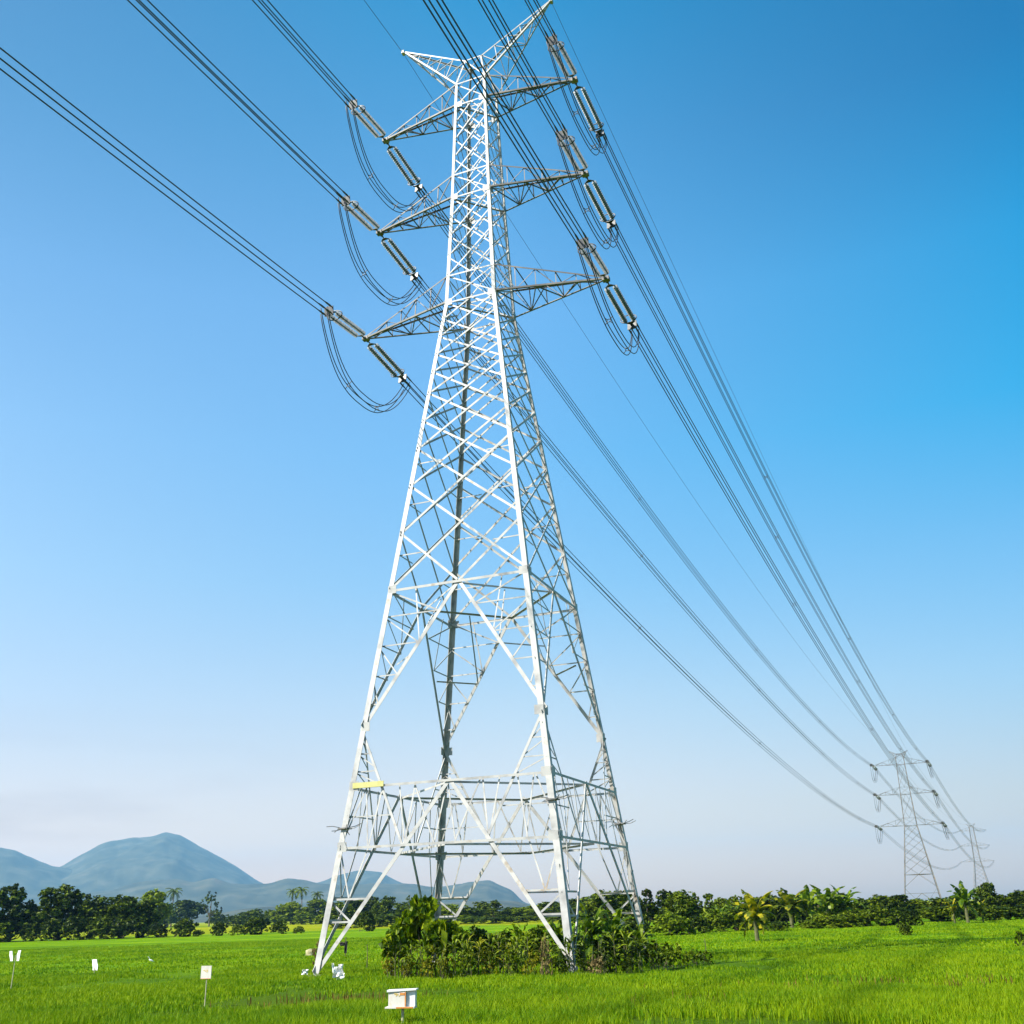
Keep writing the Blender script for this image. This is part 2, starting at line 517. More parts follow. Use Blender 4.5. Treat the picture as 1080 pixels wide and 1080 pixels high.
    # crossarms
    for zl, zu, ar in ((D['z5'], D['z6'], D['a5']), (D['z7'], D['z8'], D['a7']), (D['z9'], D['z10'], D['a9'])):
        for s in (-1, 1):
            mb = MB()
            wl, wu = W(zl), W(zu)
            tip = Vector((s * ar, 0, zl))
            B = [Vector((s * wl, v * wl, zl)) for v in (-1, 1)]
            T = [Vector((s * wu, v * wu, zu)) for v in (-1, 1)]
            for i, v in enumerate((-1, 1)):
                tp = tip + Vector((0, v * 0.10, 0))
                mb.angle(B[i], tp, 0.15 * K, 0.018, (0, 0, 1), (0, -v, 0))
                mb.angle(T[i], tp + Z * 0.16, 0.12 * K, 0.015, (0, 0, -1), (0, -v, 0))
            m = 5 if detail else 3
            bl = lambda i, f: B[i].lerp(tip, f)
            tl = lambda i, f: T[i].lerp(tip + Z * 0.16, f)
            for k in range(m):
                f0, f1 = k / m * 0.92, (k + 1) / m * 0.92
                i = k % 2
                mb.angle(bl(i, f0) + Z * .03, bl(1 - i, f1) + Z * .03, 0.08, 0.011, (0, 0, 1), (0, 1, 0))
                if k: mb.angle(bl(0, f0) + Z * .05, bl(1, f0) + Z * .05, 0.08, 0.011, (0, 0, 1), (s, 0, 0))
                for i, v in enumerate((-1, 1)):
                    inn = Vector((0, -v * 0.03, 0))
                    if k: mb.angle(bl(i, f0) + inn, tl(i, f0) + inn, 0.07, 0.011, (s, 0, 0), (0, -v, 0))
                    if k % 2 == 0: mb.angle(tl(i, f0) + inn * 2, bl(i, f1) + inn * 2, 0.07, 0.011, (s, 0, 0), (0, -v, 0))
                    else: mb.angle(bl(i, f0) + inn * 2, tl(i, f1) + inn * 2, 0.07, 0.011, (s, 0, 0), (0, -v, 0))
                if k and k % 2: mb.angle(tl(0, f0), tl(1, f0), 0.07, 0.011, (0, 0, -1), (s, 0, 0))
            mb.box(tip + Vector((s * 0.05, 0, 0.03)), 0.42, 0.34, 0.24)
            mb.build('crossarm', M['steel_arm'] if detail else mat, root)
    # earth wire peaks
    pk = MB()
    zt, w, zr = D['z10'], W(D['z10']), D['z11']
    for sx in (-1, 1):
        for sy in (-1, 1):
            pk.angle((sx * w, sy * w, zt), (sx * 0.62, sy * 0.5, zr), 0.15, 0.018, (-sx, 0, 0), (0, -sy, 0))
            pk.angle((sx * w, sy * w, zt), (-sx * 0.62, sy * 0.52, zr), 0.09, 0.012, (0, 0, -1), (0, -sy, 0))
        pk.angle((sx * 0.62, -0.5, zr), (sx * 0.62, 0.5, zr), 0.1, 0.012, (0, 0, -1), (-sx, 0, 0))
        pk.angle((-0.62, sx * 0.5, zr), (0.62, sx * 0.5, zr), 0.1, 0.012, (0, 0, -1), (0, -sx, 0))
    pk.build('tower_cap', mat, root)
    for s in (-1, 1):
        mb = MB()
        tip = Vector((s * D['ae'], 0, D['zt']))
        B = [Vector((s * w, v * w, zt)) for v in (-1, 1)]
        T = [Vector((s * 0.62, v * 0.5, zr)) for v in (-1, 1)]
        for i, v in enumerate((-1, 1)):
            mb.angle(B[i], tip + Vector((0, v * .05, 0)), 0.15 * K, 0.018, (-s, 0, 0.4), (0, -v, 0))
            mb.angle(T[i], tip + Vector((0, v * .05, 0.08)), 0.12 * K, 0.015, (0, 0, -1), (0, -v, 0))
        m = 5 if detail else 3
        bl = lambda i, f: B[i].lerp(tip, f)
        tl = lambda i, f: T[i].lerp(tip, f)
        for k in range(m):
            f0, f1 = k / m * 0.9, (k + 1) / m * 0.9
            i = k % 2
            mb.angle(bl(i, f0), bl(1 - i, f1), 0.07, 0.011, (0, 0, 1), (0, 1, 0))
            for i, v in enumerate((-1, 1)):
                inn = Vector((0, -v * 0.03, 0))
                if k: mb.angle(bl(i, f0) + inn, tl(i, f0) + inn, 0.065, 0.011, (s, 0, 0), (0, -v, 0))
                mb.angle(tl(i, f0) + inn * 2, bl(i, f1) + inn * 2, 0.065, 0.011, (s, 0, 0), (0, -v, 0))
        mb.box(tip + Vector((0, 0, -.05)), 0.2, 0.3, 0.25)
        mb.build('earth_wire_arm', mat, root)
    root['tips'] = [D['z5'], D['z7'], D['z9'], D['zt']]
    return root

T1 = dict(D=TALL, loc=Vector((-1.5627, 53.779, 0)), yaw=-0.36927)
T2 = dict(D=SHORT, loc=Vector((102.43, 279.09, 0)), yaw=-0.3473)
_x3, _y3 = at(1033, 574, 920)
T3 = dict(D=SHORT, loc=Vector((_x3, _y3, 0)), yaw=-0.52)
tower1 = lattice_tower(TALL, T1['loc'], T1['yaw'], 'tall white steel lattice pylon standing in the near rice field', 'pylons of the power line')
lattice_tower(SHORT, T2['loc'], T2['yaw'], 'grey lattice pylon rising behind the banana trees, second along the line', 'pylons of the power line', detail=False)
lattice_tower(SHORT, T3['loc'], T3['yaw'], 'faint hazy lattice pylon farthest along the power line', 'pylons of the power line', detail=False)

def wpt(T, p):
    c, s = cos(T['yaw']), sin(T['yaw'])
    return T['loc'] + Vector((c * p[0] - s * p[1], s * p[0] + c * p[1], p[2]))

# extras fixed to the near tower: yellow plate on the belt, climbing guards on two legs
def tw(z): return TALL['w0'] + (TALL['w5'] - TALL['w0']) * z / TALL['z5']
mb = MB(); z = TALL['z2'] + 0.02
mb.box((-tw(z) + 1.05, -tw(z) - 0.06, z), 1.7, 0.03, 0.26)
mb.build('yellow_plate', M['yellow'], tower1)
for sx, sy, z in ((-1, -1, 6.3), (1, 1, 6.6), (1, -1, 7.0)):
    g = MB(); w = tw(z)
    for k in range(7):
        an = k / 7 * 2 * pi
        d = Vector((cos(an), sin(an), 0.25 * sin(k * 2.1)))
        c = Vector((sx * (w - .1), sy * (w - .1), z))
        g.tube([c + d * 0.2, c + d * 0.55, c + d * 0.85 + Z * 0.12 * cos(k)], 0.018, 5)
    g.box((sx * (w - .12), sy * (w - .12), z), 0.5, 0.5, 0.06)
    g.build('climbing_guard', M['steel_dull'], tower1)

# ------------------------------------------------------------ insulators, jumpers, conductors
STR = 5.3          # length of a tension set
HB = 0.225         # half spacing of the four cables
def make_tension_set():
    root = empty('insulator_set')
    lk = MB()
    lk.tube([(0.0, 0, 0), (0.55, 0, 0)], 0.045, 6)
    lk.box((0.2, 0, 0), 0.18, 0.16, 0.1)
    lk.build('link', M['fitting'], root)
    for x0, fl in ((0.55, 1), (4.35, -1)):
        y = MB()
        xs = (x0 - 0.06, x0 + 0.14) if fl > 0 else (x0 + 0.14, x0 - 0.06)
        vs = []
        for zz in (-0.02, 0.02):
            vs += [(xs[0], -0.07, zz), (xs[1], -0.34, zz), (xs[1], 0.34, zz), (xs[0], 0.07, zz)]
        y.add(vs, [(3, 2, 1, 0), (4, 5, 6, 7), (0, 1, 5, 4), (1, 2, 6, 5), (2, 3, 7, 6), (3, 0, 4, 7)])
        y.build('yoke_plate', M['fitting'], root)
    for sy in (-1, 1):
        s = MB()
        prof = [(0.70, 0.03)]
        n = 20
        for i in range(n):
            x = 0.76 + i * 0.172
            prof += [(x, 0.04), (x + 0.02, 0.055), (x + 0.055, 0.16), (x + 0.078, 0.165), (x + 0.088, 0.06), (x + 0.13, 0.04)]
        prof.append((4.28, 0.03))
        s.lathe_x(prof, 10, (0, sy * 0.27, 0))
        s.build('insulator_string', M['insulator'], root, smooth=False)
    rg = MB()
    pts = [(3.95 + 0.16 * cos(a) * 0, 0.27 * (1 if cos(a) > 0 else -1) * 0 + 0.52 * cos(a), 0.30 * sin(a)) for a in np.linspace(0, 2 * pi, 21)]
    rg.tube(pts, 0.035, 6)
    rg.build('grading_ring', M['fitting'], root)
    q = MB()
    q.box((4.62, 0, 0), 0.06, 0.6, 0.6)
    q.box((4.52, 0, 0), 0.16, 0.14, 0.14)
    q.build('bundle_plate', M['fitting'], root)
    for sy in (-1, 1):
        for sz in (-1, 1):
            c = MB()
            c.tube([(4.65, sy * HB, sz * HB), (4.85, sy * HB, sz * HB), (5.25, sy * HB, sz * HB), (5.5, sy * HB, sz * HB)], [0.03, 0.06, 0.055, 0.03], 6)
            c.build('dead_end_clamp', M['fitting'], root)
    return root
proto_set = make_tension_set()
_used = [False]
def place_set(p, d, label):
    r = proto_set if not _used[0] else copy_tree(proto_set)
    _used[0] = True
    d = d.normalized()
    side_ = Vector((d.y, -d.x, 0)).normalized() * -1
    upv = d.cross(side_)
    r.rotation_mode = 'QUATERNION'
    r.rotation_quaternion = Matrix((d, side_, upv)).transposed().to_quaternion()
    r.location = p
    return tag(r, label, 'insulator', 'tension insulators at the crossarm tips')

def frame_offsets(pts):
    """sideways and upward unit vectors along a line of points"""
    A = []
    for i in range(len(pts)):
        d = (pts[min(i + 1, len(pts) - 1)] - pts[max(i - 1, 0)]).normalized()
        h = Vector((-d.y, d.x, 0))
        if h.length < 1e-3: h = Vector((1, 0, 0))
        h.normalize()
        A.append((h, d.cross(h).normalized() * -1))
    return A
def bundle(name, pts, r, label, cat, group, spacers=(), quad=True, side_ref=None, n=5):
    root = tag(empty(name, pts[0]), label, cat, group)
    o = pts[0]
    fr = frame_offsets(pts)
    if side_ref is not None:
        fr = [(side_ref, Vector((0, 0, 1)) if abs(side_ref.z) < .1 else Vector((0, 0, 1))) for _ in pts]
    for a in (-1, 1):
        for b in (-1, 1):
            mb = MB()
            mb.tube([p - o + h * (a * HB) + u * (b * HB) for p, (h, u) in zip(pts, fr)], r, n)
            mb.build('conductor', M['wire'], root, smooth=True)
    for i in spacers:
        p, (h, u) = pts[i] - o, fr[i]
        mb = MB()
        c = [p + h * (a * HB) + u * (b * HB) for a, b in ((-1, -1), (1, -1), (1, 1), (-1, 1))]
        for k in range(4):
            mb.tube([c[k], c[k].lerp(p, .75)], max(0.02, r * .8), 5)
        k4 = [p + (h * cos(a) + u * sin(a)) * 0.1 for a in np.linspace(0, 2 * pi, 9)]
        mb.tube(k4, max(0.02, r * .8), 5)
        mb.build('spacer', M['fitting'], root)
    return root

LEVELS = (('lower', 'z5', 'a5'), ('middle', 'z7', 'a7'), ('upper', 'z9', 'a9'))
SAG = {('lower', 1): 4.3, ('middle', 1): 5.2, ('upper', 1): 6.4, ('lower', -1): 5.0, ('middle', -1): 5.0, ('upper', -1): 6.5}
FRONT = {('lower', -1): (.135, 200.5), ('middle', -1): (.158, 200.1), ('upper', -1): (.165, 200.5), ('lower', 1): (.12, 200.5), ('middle', 1): (.155, 200.5), ('upper', 1): (.215, 200.5)}
def sag_curve(a, b, sag, t):
    p = a.lerp(b, t)
    return Vector((p.x, p.y, p.z - 4 * sag * t * (1 - t)))
def trimmed(fn, length_a, length_b, n, lo=0.0, hi=1.0):
    """samples fn(t) leaving length_a and length_b free at the ends"""
    ts = np.linspace(lo, hi, 1500)
    ps = [fn(t) for t in ts]
    a0, b0 = ps[0], ps[-1]
    ia = next((i for i, p in enumerate(ps) if (p - a0).length >= length_a), 0) if length_a else 0
    ib = next((i for i in range(len(ps) - 1, -1, -1) if (ps[i] - b0).length >= length_b), len(ps) - 1) if length_b else len(ps) - 1
    # closer points near the camera's tower
    return [fn(t) for t in np.linspace(ts[ia], ts[ib], n)], ps[min(ia, len(ps) - 1)] - a0, ps[ib] - b0

SIDEW = {-1: 'left', 1: 'right'}
for lev, zn, an in LEVELS:
    for s in (-1, 1):
        sw = SIDEW[s]
        tip = wpt(T1, (s * (TALL[an] + 0.05), 0, TALL[zn]))
        tip2 = wpt(T2, (s * (SHORT[an] + 0.05), 0, SHORT[zn]))
        tip3 = wpt(T3, (s * (SHORT[an] + 0.05), 0, SHORT[zn]))
        # towards the camera and past it
        sl, ph = FRONT[(lev, s)]
        ph = R(ph)
        ff = lambda t: Vector((tip.x + t * sin(ph), tip.y + t * cos(ph), tip.z - sl * t + sl / 360 * t * t))
        pf, dF, _ = trimmed(ff, STR, 0, 60, 0, 125.0)
        place_set(tip, dF, 'double insulator string on the near pylon %s %s crossarm, nearer the viewer' % (lev, sw))
        bundle('conductor_bundle', pf, 0.034, 'four-cable bundle from the near pylon %s %s crossarm passing overhead out of view' % (lev, sw), 'power line', 'cable bundles of the power line',
               spacers=(21, 44) if (lev, s) == ('lower', -1) else (24 + 3 * s, 46))
        # to the second tower
        fb = lambda t: sag_curve(tip, tip2, SAG[(lev, s)], t)
        pb, dB, dB2 = trimmed(fb, STR, STR, 70)
        place_set(tip, dB, 'double insulator string on the near pylon %s %s crossarm, facing the far pylons' % (lev, sw))
        place_set(tip2, dB2, 'insulator string on the second pylon %s %s crossarm, facing the near pylon' % (lev, sw))
        bundle('conductor_bundle', pb, 0.032, 'four-cable bundle sagging from near pylon %s %s crossarm to the second pylon' % (lev, sw), 'power line', 'cable bundles of the power line', spacers=(14, 30, 46, 60))
        # on to the third
        fc = lambda t: sag_curve(tip2, tip3, 6.5, t)
        pc, dC, dC2 = trimmed(fc, STR, 0.0, 50)
        place_set(tip2, dC, 'insulator string on the second pylon %s %s crossarm, facing the farthest pylon' % (lev, sw))
        bundle('conductor_bundle', pc, 0.03, 'thin cable bundle from second pylon %s %s crossarm to the farthest pylon' % (lev, sw), 'power line', 'cable bundles of the power line')
        # jumper loops under the tips
        for (tp, d1, d2, T, which, rr) in ((tip, dF, dB, T1, 'near', 0.03), (tip2, dB2, dC, T2, 'second', 0.03)):
            a = tp + d1.normalized() * (STR - 0.1) - Z * 0.2
            b = tp + d2.normalized() * (STR - 0.1) - Z * 0.2
            out = Vector((cos(T['yaw']), sin(T['yaw']), 0)) * s
            pj = []
            for t in np.linspace(0, 1, 25):
                p = a.lerp(b, t)
                e = 1 - abs(2 * t - 1) ** 2.6
                pj.append(p - Z * ((3.5 if s < 0 else 3.3) * e) + out * 0.3 * e)
            bundle('jumper_loop', pj, rr, 'hanging cable loop under the %s %s crossarm of the %s pylon' % (lev, sw, which), 'jumper cable', 'jumper loops under the crossarms',
                   spacers=(8, 16) if which == 'near' else (), side_ref=Vector((cos(T['yaw']), sin(T['yaw']), 0)))
for s in (-1, 1):
    sw = SIDEW[s]
    e1 = wpt(T1, (s * TALL['ae'], 0, TALL['zt'] - .1)); e2 = wpt(T2, (s * SHORT['ae'], 0, SHORT['zt'] - .1)); e3 = wpt(T3, (s * SHORT['ae'], 0, SHORT['zt'] - .1))
    mb = MB(); ph = R(200.5)
    o1 = e1
    mb.tube([Vector((t * sin(ph), t * cos(ph), -.145 * t + .145 / 360 * t * t)) for t in np.linspace(0, 125, 40)], 0.017, 5)
    o = mb.build('earth_wire', M['wire'], None, True); o.location = e1
    tag(o, 'single thin earth wire running overhead from the %s peak of the near pylon' % sw, 'power line', 'earth wires')
    mb = MB()
    mb.tube([sag_curve(e1, e2, 2.2 if s > 0 else 5.5, t) - e1 for t in np.linspace(0, 1, 60)], 0.015, 5)
    o = mb.build('earth_wire', M['wire'], None, True); o.location = e1
    tag(o, 'single thin earth wire from the near pylon %s peak down to the second pylon' % sw, 'power line', 'earth wires')
    mb = MB()
    mb.tube([sag_curve(e2, e3, 5, t) - e2 for t in np.linspace(0, 1, 40)], 0.02, 5)
    o = mb.build('earth_wire', M['wire'], None, True); o.location = e2
    tag(o, 'single thin earth wire from the second pylon %s peak to the farthest pylon' % sw, 'power line', 'earth wires')
# ------------------------------------------------------------ ground, hills, haze
def field_material():
    m, t, b = new_mat('rice_field')
    geo = t.nodes.new('ShaderNodeNewGeometry')
    sp = t.nodes.new('ShaderNodeSeparateXYZ')
    t.links.new(geo.outputs['Position'], sp.inputs[0])
    mpn = t.nodes.new('ShaderNodeMapping')
    mpn.inputs['Scale'].default_value = (0.02, 0.06, 1)
    mpn.inputs['Rotation'].default_value = (0, 0, 0.15)
    t.links.new(geo.outputs['Position'], mpn.inputs[0])
    n1 = noise(t, 1.0, 6.0, vec=mpn.outputs[0])
    n2 = noise(t, 2.2, 6.0, vec=geo.outputs['Position'])
    n3 = noise(t, 0.16, 5.0, vec=geo.outputs['Position'])
    r1 = ramp(t, tone([(0.3, (0.085, 0.185, 0.0004)), (0.5, (0.135, 0.265, 0.0004)), (0.72, (0.22, 0.34, 0.0006))], 0.74))
    t.links.new(n1.outputs['Fac'], r1.inputs[0])
    r2 = ramp(t, [(0.3, (0.62, 0.66, 0.6)), (0.6, (1.08, 1.06, 1.0))])
    t.links.new(n2.outputs['Fac'], r2.inputs[0])
    r3 = ramp(t, [(0.3, (0.62, 0.74, 0.7)), (0.48, (0.95, 0.97, 1.0)), (0.68, (1.22, 1.10, 1.0))])
    t.links.new(n3.outputs['Fac'], r3.inputs[0])
    c = mixc(t, 1.0, mixc(t, 1.0, r1.outputs[0], r2.outputs[0], 'MULTIPLY'), r3.outputs[0], 'MULTIPLY')
    # fields beyond the tree line: riper, yellower
    far = N(t, 'ShaderNodeMapRange')
    far.inputs['From Min'].default_value = 215; far.inputs['From Max'].default_value = 245
    t.links.new(sp.outputs['Y'], far.inputs['Value'])
    vor = t.nodes.new('ShaderNodeTexVoronoi')
    vor.inputs['Scale'].default_value = 0.012
    t.links.new(geo.outputs['Position'], vor.inputs['Vector'])
    vr = ramp(t, tone([(0.0, (0.20, 0.25, 0.002)), (0.5, (0.28, 0.29, 0.004)), (1.0, (0.14, 0.22, 0.002))], 0.76))
    vs = N(t, 'ShaderNodeSeparateColor')
    t.links.new(vor.outputs['Color'], vs.inputs[0])
    t.links.new(vs.outputs[0], vr.inputs[0])
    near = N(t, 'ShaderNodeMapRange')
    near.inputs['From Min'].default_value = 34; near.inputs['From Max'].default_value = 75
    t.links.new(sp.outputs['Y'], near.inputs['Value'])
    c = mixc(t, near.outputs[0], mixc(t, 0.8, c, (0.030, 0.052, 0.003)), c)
    c2 = mixc(t, far.outputs[0], c, vr.outputs[0])
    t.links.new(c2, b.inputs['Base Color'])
    b.inputs['Roughness'].default_value = 0.8
    b.inputs['Specular IOR Level'].default_value = 0.02
    bp = t.nodes.new('ShaderNodeBump')
    bp.inputs['Strength'].default_value = 0.6
    bp.inputs['Distance'].default_value = 0.25
    n4 = noise(t, 6.0, 6.0, vec=geo.outputs['Position'])
    t.links.new(n4.outputs['Fac'], bp.inputs['Height'])
    t.links.new(bp.outputs[0], b.inputs['Normal'])
    return m
M['field'] = field_material()
GZ = -0.12
rr = np.array([0, 15, 30, 50, 80, 120, 180, 260, 400, 700, 1300, 2500, 4500, 8000, 12900.0])
na = 64
V = [(0, 0, GZ)]; F3 = []; F4 = []
for r in rr[1:]:
    for k in range(na): V.append((r * sin(2 * pi * k / na), r * cos(2 * pi * k / na), GZ))
for k in range(na): F3.append((0, 1 + (k + 1) % na, 1 + k))
for i in range(len(rr) - 2):
    b0, b1 = 1 + i * na, 1 + (i + 1) * na
    for k in range(na): F4.append((b0 + k, b0 + (k + 1) % na, b1 + (k + 1) % na, b1 + k))
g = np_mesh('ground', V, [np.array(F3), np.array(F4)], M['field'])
tag(g, 'flat bright green rice fields', kind='structure')

M['hill'] = mat_noise('wooded_slope', [(0.35, (0.035, 0.036, 0.018)), (0.5, (0.060, 0.060, 0.032)), (0.62, (0.085, 0.080, 0.045)), (0.72, (0.12, 0.10, 0.065))], 0.007, rough=0.95, spec=0.1, detail=8)
def fbm(x, y, seed, octs=5):
    r = np.random.default_rng(seed)
    out = np.zeros_like(x)
    for o in range(octs):
        f = 2.0 ** o
        for _ in range(3):
            a = r.uniform(0, 2 * pi); p = r.uniform(0, 2 * pi)
            out += np.sin((x * cos(a) + y * sin(a)) * f + p) / f / 1.7
    return out
FAR = 2.2
def ridge(name, prof, dist, depth, label, seed, rough=0.05, back=1.3):
    dist *= FAR; depth *= FAR
    az = np.array([p[0] for p in prof]); tn = np.array([p[1] for p in prof])
    A = np.linspace(az[0], az[-1], 220)
    H = np.interp(A, az, tn)
    k = np.array([1, 2, 3, 2, 1.0]); k /= k.sum()
    Hs = np.convolve(np.pad(H, 2, mode='edge'), k, mode='valid')
    Hs = Hs * (1 + 0.018 * fbm(A * 70, A * 0, seed + 3, 4))
    nr = 44
    s = np.linspace(-1, back, nr)
    V = []
    for j, sj in enumerate(s):
        d = dist + sj * depth
        f = np.clip(1 - np.abs(sj) ** 1.15 / (1 if sj < 0 else back ** 1.15), 0, 1)
        x = d * np.sin(A); y = d * np.cos(A)
        x_, y_ = x / FAR, y / FAR
        nz = fbm(x_ / 260.0, y_ / 260.0, seed) + 1.3 * np.abs(fbm(x_ / 90.0, y_ / 420.0, seed + 5, 5)) - .6
        h = Hs * dist * f * (1 + rough * nz * (1 - f) * 6.5) + rough * 9 * FAR * nz * f * min(1, abs(sj) * 4) + fbm(x_ / 30., y_ / 30., seed + 9, 3) * 1.6 * FAR * f
        V.append(np.stack([x, y, np.maximum(h + EYE * f, 0) - 3 + 2 * f], 1))
    V = np.concatenate(V)
    n = len(A)
    i = np.arange(n - 1); j = np.arange(nr - 1)
    q = (j[:, None] * n + i[None, :]).ravel()
    Fq = np.stack([q, q + 1, q + n + 1, q + n], 1)
    o = np_mesh(name, V, [Fq], M['hill'])
    o.data.polygons.foreach_set('use_smooth', [True] * len(o.data.polygons))
    return tag(o, label, kind='structure')
ridge('mountain', [(-0.56, .022), (-0.497, 0.0401), (-0.44, 0.044), (-0.4148, 0.0475), (-0.4081, 0.0482), (-0.3941, 0.0574), (-0.3797, 0.066), (-0.3521, 0.0719), (-0.3373, 0.0755), (-0.3245, 0.0771), (-0.3146, 0.075), (-0.3042, 0.0688), (-0.2913, 0.0617), (-0.2646, 0.0471), (-0.2369, 0.0304), (-0.2094, 0.0169), (-.18, .002)], 4200, 1300, 'broad blue volcano-shaped mountain in the haze', 3, 0.05, 1.2)
ridge('mountain', [(-0.60, .05), (-0.55, 0.078), (-0.5023, 0.0736), (-0.4583, 0.0646), (-0.4492, 0.0623), (-0.4367, 0.0562), (-0.4148, 0.0475), (-0.3883, 0.041), (-0.3488, 0.0326), (-0.3005, 0.0254), (-.25, .003)], 4000, 1100, 'hazy mountain shoulder sloping down beside the main peak', 11, 0.05, 1.2)
ridge('mountain', [(-0.23, .004), (-0.1931, 0.0294), (-0.1703, 0.0379), (-0.1505, 0.04), (-0.1314, 0.0387), (-0.1103, 0.0283), (-0.0893, 0.0162), (-.07, .004)], 3900, 800, 'far blue hill behind the pylon legs', 17, 0.05, 1.2)
ridge('hills', [(-0.47, .004), (-0.4088, 0.0238), (-0.3639, 0.0283), (-0.3411, 0.0341), (-0.3127, 0.0359), (-0.2971, 0.0333), (-0.2812, 0.0369), (-0.2635, 0.031), (-0.2344, 0.0304), (-0.2137, 0.0352), (-0.1983, 0.0328), (-0.1863, 0.0301), (-0.1588, 0.027), (-0.1242, 0.0278), (-0.1103, 0.0283), (-0.0806, 0.0234), (-0.0499, 0.0267), (-0.0314, 0.0278), (-0.0105, 0.019), (0.0, 0.0078), (0.05, 0.001)], 2900, 600, 'lower blue-green foothills in front of the mountain', 23, 0.06, 1.3)
ridge('hills', [(-0.34, .001), (-0.2341, 0.010), (-0.1754, 0.0118), (-0.1067, 0.0120), (-0.0431, 0.0113), (-0.0073, 0.0091), (0.0066, 0.0046), (0.0415, 0.0061), (0.1277, 0.001)], 1750, 300, 'low green rise at the foot of the hills', 29, 0.06, 1.3)

if HAZE_DENSITY:
    mb = MB()
    mb.box((0, 0, 385 - 1.2), 26200, 26200, 770)
    hz = mb.build('haze', None)
    hm = bpy.data.materials.new('haze_air')
    hm.use_nodes = True
    ht = hm.node_tree
    ht.nodes.clear()
    pv = ht.nodes.new('ShaderNodeVolumePrincipled')
    pv.inputs['Color'].default_value = (0.30, 0.67, 1.0, 1)
    pv.inputs['Density'].default_value = HAZE_DENSITY
    pv.inputs['Anisotropy'].default_value = 0.1
    ho = ht.nodes.new('ShaderNodeOutputMaterial')
    ht.links.new(pv.outputs[0], ho.inputs['Volume'])
    hz.data.materials.append(hm)
    tag(hz, 'pale blue haze over the plain', kind='stuff')
# ------------------------------------------------------------ vegetation
M['dark_leaf'] = leaf_mat('dark_leaf', (0.007, 0.015, 0.001), (0.026, 0.052, 0.002), (0.15, 0.20, 0.005), 0.5, 0.2)
M['mid_leaf'] = leaf_mat('mid_leaf', (0.014, 0.030, 0.001), (0.060, 0.105, 0.003), (0.21, 0.265, 0.007), 0.5, 0.25)
M['light_leaf'] = leaf_mat('light_leaf', (0.04, 0.075, 0.003), (0.13, 0.195, 0.005), (0.26, 0.32, 0.010), 0.6, 0.3)
M['weed_leaf'] = leaf_mat('weed_leaf', (0.04, 0.065, 0.003), (0.17, 0.20, 0.006), (0.36, 0.32, 0.015), 1.2, 0.3)
M['broad_leaf'] = leaf_mat('broad_leaf', (0.012, 0.028, 0.002), (0.075, 0.135, 0.004), (0.28, 0.35, 0.010), 1.3, 0.3, rough=0.4)
M['banana_leaf'] = leaf_mat('banana_leaf', (0.02, 0.046, 0.002), (0.08, 0.145, 0.005), (0.22, 0.29, 0.012), 0.9, 0.35, rough=0.4)
M['yellow_leaf'] = leaf_mat('yellow_banana_leaf', (0.022, 0.045, 0.003), (0.12, 0.15, 0.006), (0.46, 0.38, 0.015), 0.9, 0.35)
M['dry_leaf'] = leaf_mat('dry_leaf', (0.10, 0.07, 0.03), (0.22, 0.16, 0.06), (0.34, 0.27, 0.11), 1.5, 0.2, rough=0.8)
M['rice'] = leaf_mat('rice_blade', (0.040, 0.105, 0.0004), (0.120, 0.258, 0.0004), (0.25, 0.355, 0.0006), 0.16, 0.3, rough=0.6)
M['red_weed'] = leaf_mat('red_weed', (0.05, 0.035, 0.01), (0.14, 0.085, 0.02), (0.25, 0.15, 0.04), 1.5, 0.2, rough=0.8)
M['bark'] = mat_noise('bark', [(0.3, (0.06, 0.045, 0.03)), (0.7, (0.16, 0.12, 0.085))], 4.0, rough=0.9)
M['stem'] = mat_noise('green_stem', [(0.3, (0.06, 0.07, 0.02)), (0.7, (0.16, 0.15, 0.06))], 4.0, rough=0.8)

def unit(a):
    return a / np.maximum(np.linalg.norm(a, axis=-1, keepdims=True), 1e-9)
def leaf_cards(P, nrm, size, aspect, r, droop=0.0):
    """one folded, leaf-shaped face pair per point"""
    n = len(P)
    t = unit(np.cross(nrm, r.normal(size=(n, 3))))
    t[:, 2] -= droop
    t = unit(t)
    b = unit(np.cross(nrm, t))
    L = (size * (0.7 + 0.6 * r.random(n)))[:, None]
    Wd = L * aspect
    up = unit(np.cross(t, b))
    a0 = P - t * L * .5
    a1 = P + b * Wd * .5 + up * Wd * .15 - t * L * 0.05
    a2 = P + t * L * .5 - up * L * 0.08
    a3 = P - b * Wd * .5 + up * Wd * .15 - t * L * 0.05
    V = np.stack([a0, a1, a2, a3], 1).reshape(-1, 3)
    i = np.arange(n) * 4
    return V, np.concatenate([np.stack([i, i + 1, i + 2], 1), np.stack([i, i + 2, i + 3], 1)])
